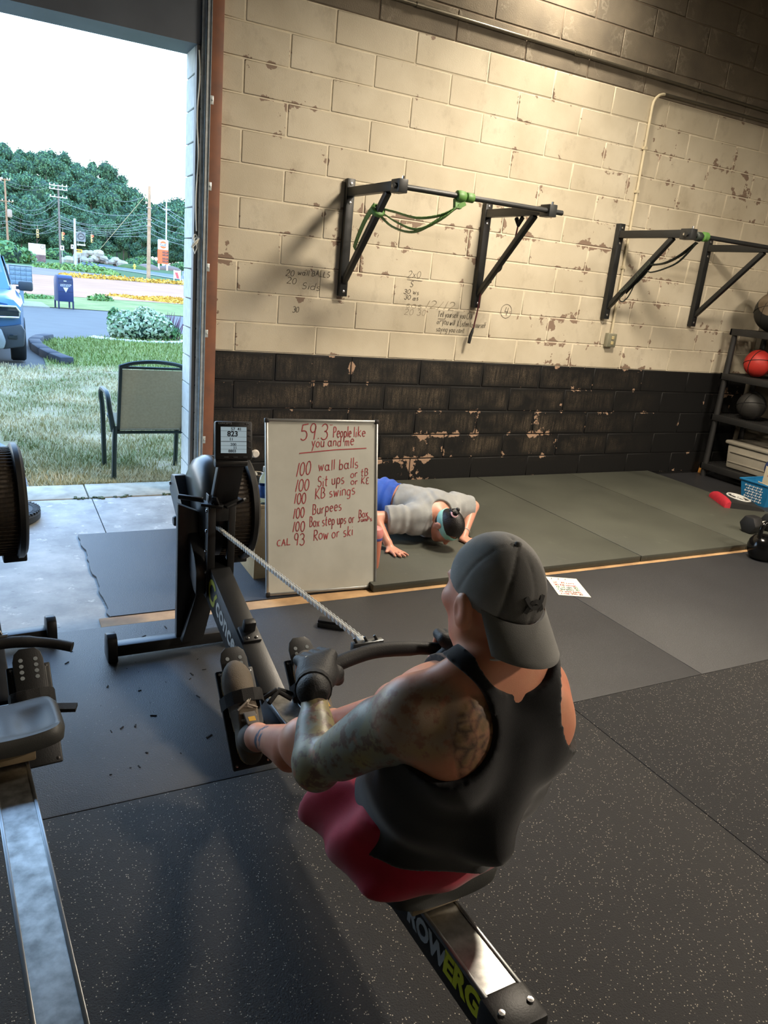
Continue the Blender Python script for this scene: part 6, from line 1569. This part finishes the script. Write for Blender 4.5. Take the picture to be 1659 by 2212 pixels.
p1 = pole(XW(.0235,152), 152, 12.3, ((12.1,.85),(8.6,1.2)), 'utility pole farthest left, carrying a transformer'); x1 = XW(.0235,152)
MB().lathe([(0,0),(.38,0),(.40,.1),(.40,1.15),(.32,1.3),(0,1.35)], (x1+.5,151.7,6.0), seg=14).build('transformer', m_tr, p1, smooth=True)
x2, y2 = XW(.0783,150), 150
pole(x2, y2, 12.4, ((12.15,1.5),(11.55,1.5),(10.25,1.45)), 'tall utility pole with three crossarms full of insulators', m=mat('pole_grey', (112,104,98), .9, vs=2, var=.2))
x4, y4 = XW(.0945,130), 130
wp = thing('steel_pole', (x4,y4,-1), 'pale steel traffic signal pole left of the dark square sign', 'signal pole'); MB().tube([(x4,y4,-1.2),(x4+.05,y4,6.3)], [.22,.16], 12).build('pole', m_polep, wp, smooth=True); MB().box((x4-.62,y4-.25,1.7),(x4-.24,y4-.15,2.35)).build('sign_panel', m_white, wp); MB().box((x4-.50,y4-.27,1.95),(x4-.32,y4-.25,2.2)).build('symbol', m_ink, wp)
x3, y3 = XW(.1788,100.4), 100.4
p3 = pole(x3, y3, 10.2, (), 'near wooden utility pole with a guy wire, right of the rock pile', m=mat('pole_tan', (168,140,112), .9, vs=2, var=.2), r=.22, lean=.12)
MB().tube([(x3+.1,y3,9.6),(x3-3.6,y3+26,1.0)], .035, 5).build('guy_wire', mat('wire_light', (210,190,150), .6), p3)
for z in (6.2,5.4,7.6): MB().lathe([(.2,-.08),(.32,-.08),(.32,.08),(.2,.08)], (x3+.08,y3,z), seg=12).build('collar', m_tr, p3, smooth=True)
x5, y5 = XW(.200,205), 205
p5 = pole(x5, y5, 16.5, ((15.6,1.0),(13.6,.9)), 'slender pole rising behind the petrol price sign', m=m_polep, r=.2)
m_wire = mat('wire_grey', (120,132,134), .6)
def wire(a, b, sag, r=.03, m=None):
    a, b = Vector(a), Vector(b); P = [a.lerp(b, i/12)-Vector((0,0,sag*4*(i/12)*(1-i/12))) for i in range(13)]
    return P
wg = MB()
far = lambda t, y, z: (XW(t,y), y, z)
for dz, sg in ((12.2,.9),(11.6,.9)): wg.tube(wire((x1,152,dz),(x2-1.2,y2,dz+.3),sg), .022, 4)
for z1_, z2_, sg in ((8.7,10.4,2.0),(8.5,9.9,2.4),(7.0,7.6,1.7),(6.2,7.0,1.6),(5.4,6.5,1.5),(5.0,6.0,1.9),(4.3,4.9,1.0)):
    wg.tube(wire((x1,152,z1_),(x2,y2,z2_),sg), .03, 4); wg.tube(wire((x1,152,z1_),far(-.05,150,z1_+.4),1.0), .03, 4)
for z2_, z3_, sg in ((9.9,6.9,1.1),(7.2,6.5,1.3),(6.9,6.0,1.1),(6.4,5.6,1.1),(6.1,5.2,1.0),(5.7,4.8,.9),(5.2,4.2,.6)):
    wg.tube(wire((x2,y2,z2_),(x3+.1,y3,z3_),sg), .03, 4)
for z3_, z5_, sg in ((9.2,6.0,.3),(9.0,5.4,.4),(6.6,5.6,.4),(6.0,4.8,.4),(5.2,4.0,.4),(4.6,3.4,.3)):
    wg.tube(wire((x3+.1,y3,z3_),far(.235,95,z5_),sg), .03, 4)
wg.tube(wire((x3+.1,y3,9.3),far(.14,145,10.8),.6), .03, 4)
wg.tube([(XW(.02,140),140,4.9),(XW(.135,140),140,5.0)], .03, 4)
tag(wg.build('overhead_wires', m_wire), 'overhead wires strung between the utility poles', 'wires', kind='stuff')
m_tl = mat('signal_yellow', (206,176,110), .5); m_rl = mat('signal_red', (255,70,50), .4, emit=2.2); m_off = mat('signal_off', (40,46,44), .4)
for i, (t, zt, lit, lb) in enumerate(((.0548,3.6,0,'hanging traffic signal seen edge on, leftmost of the three'),(.0817,3.6,1,'traffic signal showing red beside the tall dark pole'),(.1135,3.7,1,'traffic signal showing red, right of the dark square sign'))):
    y = 140; x = XW(t,y); s = thing('traffic_signal', (x,y,zt-.6), lb, 'traffic signal'); MB().box((x-.18,y-.15,zt-.65),(x+.18,y+.15,zt+.65)).build('housing', m_tl, s, bevel=.04)
    for j, z in enumerate((zt+.42,zt,zt-.42)):
        dx = .22 if lit else 0; MB().lathe([(0,.02),(.20 if lit and j == 0 else .14,.02),(.2 if lit and j == 0 else .14,0)], (x+dx*.4,y-.15,z), (0,-1,0), 14).build('lamp', m_rl if (lit and j == 0) else m_off, s)
    MB().tube([(x,y,zt+.65),(x,y,zt+1.3)], .03, 5).build('hanger', m_tr, s)
sq = thing('square_sign', (XW(.1015,135),135,-1), 'dark square sign with a round emblem, hung beside the pale steel pole', 'sign'); qx = XW(.1015,135)
MB().box((qx-.68,134.9,3.0),(qx+.68,135,4.5)).build('panel', mat('sign_slate', (120,128,132), .6), sq); em = MB()
for rr_, ww in ((.52,.10),(.40,.05)): em.strip([(qx+rr_*math.cos(a/24*6.283),134.88,3.75+rr_*math.sin(a/24*6.283)) for a in range(25)], ww, (0,-1,0))
em.strip([(qx-.25,134.88,3.7),(qx-.05,134.88,3.82),(qx+.25,134.88,3.75)], .16, (0,-1,0)); em.build('emblem', m_ink, sq); MB().box((qx-.66,134.9,2.35),(qx+.66,135,2.6)).build('lower_panel', m_polep, sq); MB().tube([(x4,130,4.2),(qx,135,4.55)], .05, 6).tube([(qx-.5,134.95,2.3),(qx-.5,134.95,3.05)], .04, 6).tube([(qx+.5,134.95,2.3),(qx+.5,134.95,3.05)], .04, 6).build('bracket', m_tr, sq)
bbx = XW(.0535,134); bb = thing('banner_board', (bbx,134,-1), 'wide printed banner board on the bank, white above brown', 'sign')
MB().box((bbx-1.25,133.95,.55),(bbx+1.25,134.05,1.95)).build('upper_panel', m_white, bb); MB().box((bbx-1.25,133.95,-.75),(bbx+1.25,134.05,.55)).build('lower_panel', mat('banner_brown', (120,96,98), .7, vs=1.2, var=.4), bb)
MB().prism([(-1.25,.6),(-1.0,.9),(-.6,.75),(-.2,.95),(.3,.7),(.9,.95),(1.25,.8),(1.25,.3),(-1.25,.3)], (bbx,133.94,0), (1,0,0), (0,0,1), (0,-.02,0)).build('printed_clouds', mat('print_cloud', (226,226,220), .7), bb)
em = MB(); em.strip([(bbx+.82+.28*math.cos(a/20*6.283),133.93,1.5+.28*math.sin(a/20*6.283)) for a in range(21)], .07, (0,-1,0)); em.build('emblem', m_ink, bb); text_mesh('lettering', 'TOWN CENTER', .26, frame((bbx-1.1,133.93,1.55),(1,0,0),(0,0,1)), m_grey_print, bb).scale = (1,1,1)
for x in (bbx-1.0, bbx+1.0): MB().box((x-.06,134.05,-1.1),(x+.06,134.15,1.9)).build('post', m_pole, bb)
def small_sign(t, y, z0, z1, w, h, m, label, sym):
    x = XW(t,y); s = thing('road_sign', (x,y,zg(y)), label, 'sign')
    for q in ((-.25,.25) if w > .8 else (0,)): MB().tube([(x+q,y,zg(y)-.1),(x+q,y,z1)], .04, 6).build('post', m_polep, s)
    MB().box((x-w/2,y-.08,z1-h),(x+w/2,y-.05,z1)).build('panel', m, s); sym(s, x, y-.085, z1-h/2)
small_sign(.0805,146,-1,2.1,.62,.80,m_white,'small white road sign on a post beside the tall dark pole', lambda s,x,y,z: MB().box((x-.12,y-.01,z-.2),(x+.12,y,z+.2)).build('symbol', m_ink, s))
small_sign(.0985,140,-1,1.75,1.15,.55,mat('sign_amber', (226,172,60), .5),'amber two way arrow road sign', lambda s,x,y,z: MB().prism([(-.42,0),(-.22,.16),(-.22,.06),(.22,.06),(.22,.16),(.42,0),(.22,-.16),(.22,-.06),(-.22,-.06),(-.22,-.16)], (x,y,z), (1,0,0), (0,0,1), (0,-.01,0)).build('arrow', m_ink, s))
# petrol price sign
gx, gy = XW(.1963,182), 182; gsn = thing('price_sign', (gx,gy,-1), 'white and orange petrol price sign on two legs', 'sign')
MB().box((gx-1.2,gy-.2,3.5),(gx+1.2,gy+.2,5.75)).build('upper_panel', m_white, gsn, bevel=.15); MB().box((gx-1.2,gy-.2,.4),(gx+1.2,gy+.2,3.5)).build('lower_panel', mat('sign_orange', (232,92,44), .5), gsn)
MB().lathe([(0,.03),(.82,.03),(.82,0)], (gx,gy-.2,4.62), (0,-1,0), 28).build('disc', mat('disc_orange', (236,100,50), .5), gsn); MB().box((gx-.86,gy-.25,4.30),(gx+.86,gy-.235,4.94)).build('name_band', m_white, gsn)
text_mesh('lettering', 'Gulf', .80, frame((gx-.74,gy-.262,4.36),(1,0,0),(0,0,1)), mat('print_blue', (40,70,140), .5), gsn, .02)
for i, z in enumerate((2.75,2.15,1.35,.75)):
    pp = MB().box((gx-.15,gy-.23,z),(gx+1.15,gy-.2,z+.45)).build('price_window', m_off, gsn); text_mesh('lettering', '3.49 9'.replace(' ', ''), .42, frame((gx-.05,gy-.24,z+.1),(1,0,0),(0,0,1)), mat('price_red', (206,90,70), .5), gsn)
for x in (gx-.95, gx+.95): MB().box((x-.18,gy-.15,-1.3),(x+.18,gy+.15,.4)).build('leg', m_white, gsn)
# rock heap, hydrant, low mounds, yard signs
rk = thing('rock_heap', (XW(.118,170),170,-1), 'pale heap of broken rock beside the road', 'rocks'); rr = random.Random(17); xr0 = XW(.118,170); m_rk = mat('rock_pale', (160,156,144), .9, vs=.6, var=.2)
for i in range(46):
    u_ = rr.uniform(-1,1); hgt = (1-abs(u_)**1.6)*3.0*rr.uniform(.15,1); s = rr.uniform(.5,1.1); v = MB().sphere((xr0+u_*6.2,170+rr.uniform(-1.5,1.5),-1+hgt*.85+.1), (s*1.3,s,s*.8), 6, 4, Matrix.Rotation(rr.uniform(0,3),3,'Z') @ Matrix.Rotation(rr.uniform(-.5,.5),3,'X')); v.build('rock', m_rk, rk)
hx = XW(.1622,156); hy_ = thing('fire_hydrant', (hx,156,-1), 'yellow fire hydrant on the far verge', 'hydrant'); mh_ = mat('hydrant_yellow', (222,204,70), .5)
MB().lathe([(0,0),(.22,0),(.22,.1),(.16,.12),(.16,.75),(.2,.78),(.18,.95),(.08,1.05),(0,1.08)], (hx,156,-1), seg=12).build('body', mh_, hy_, smooth=True); MB().tube([(hx-.32,156,-.4),(hx+.32,156,-.4)], .1, 8).build('outlet', mh_, hy_)
for t, y, sx_, h_, m, lb in ((.160,165,3.2,1.0,g_far,'low grassy mound between the rock heap and the pole'),(.178,172,2.6,1.3,m_dirtb,'brown earth mound left of the price sign'),(.2035,188,3.2,1.2,m_dirtb,'brown earth mound behind the legs of the price sign')):
    tag(MB().sphere((XW(t,y),y,-1.1), (sx_,1.8,h_), 14, 8).build('earth_mound', m, smooth=True), lb, 'mound')
yx = XW(.214,91); ys = thing('yard_signs', (yx,91,-1), 'pair of blue and red printed yard signs at the edge of the door view', 'sign')
for dx in (0, 1.05):
    MB().box((yx+dx-.42,90.97,-.55),(yx+dx+.42,91.0,.35)).build('panel', mat('yard_blue', (96,120,176), .6) if dx else m_white, ys)
    MB().prism([(-.3,.25),(.05,.25),(.25,-.45),(-.05,-.45)] if not dx else [(-.3,.2),(.3,.2),(.3,-.1),(-.3,-.1)], (yx+dx,90.96,-.1), (1,0,0), (0,0,1), (0,-.01,0)).build('print', mat('yard_red', (196,80,84), .6) if not dx else m_white, ys)
    for q in (-.38,.38): MB().box((yx+dx+q-.05,90.98,-1.2),(yx+dx+q+.05,91.03,.4)).build('stake', m_white, ys)
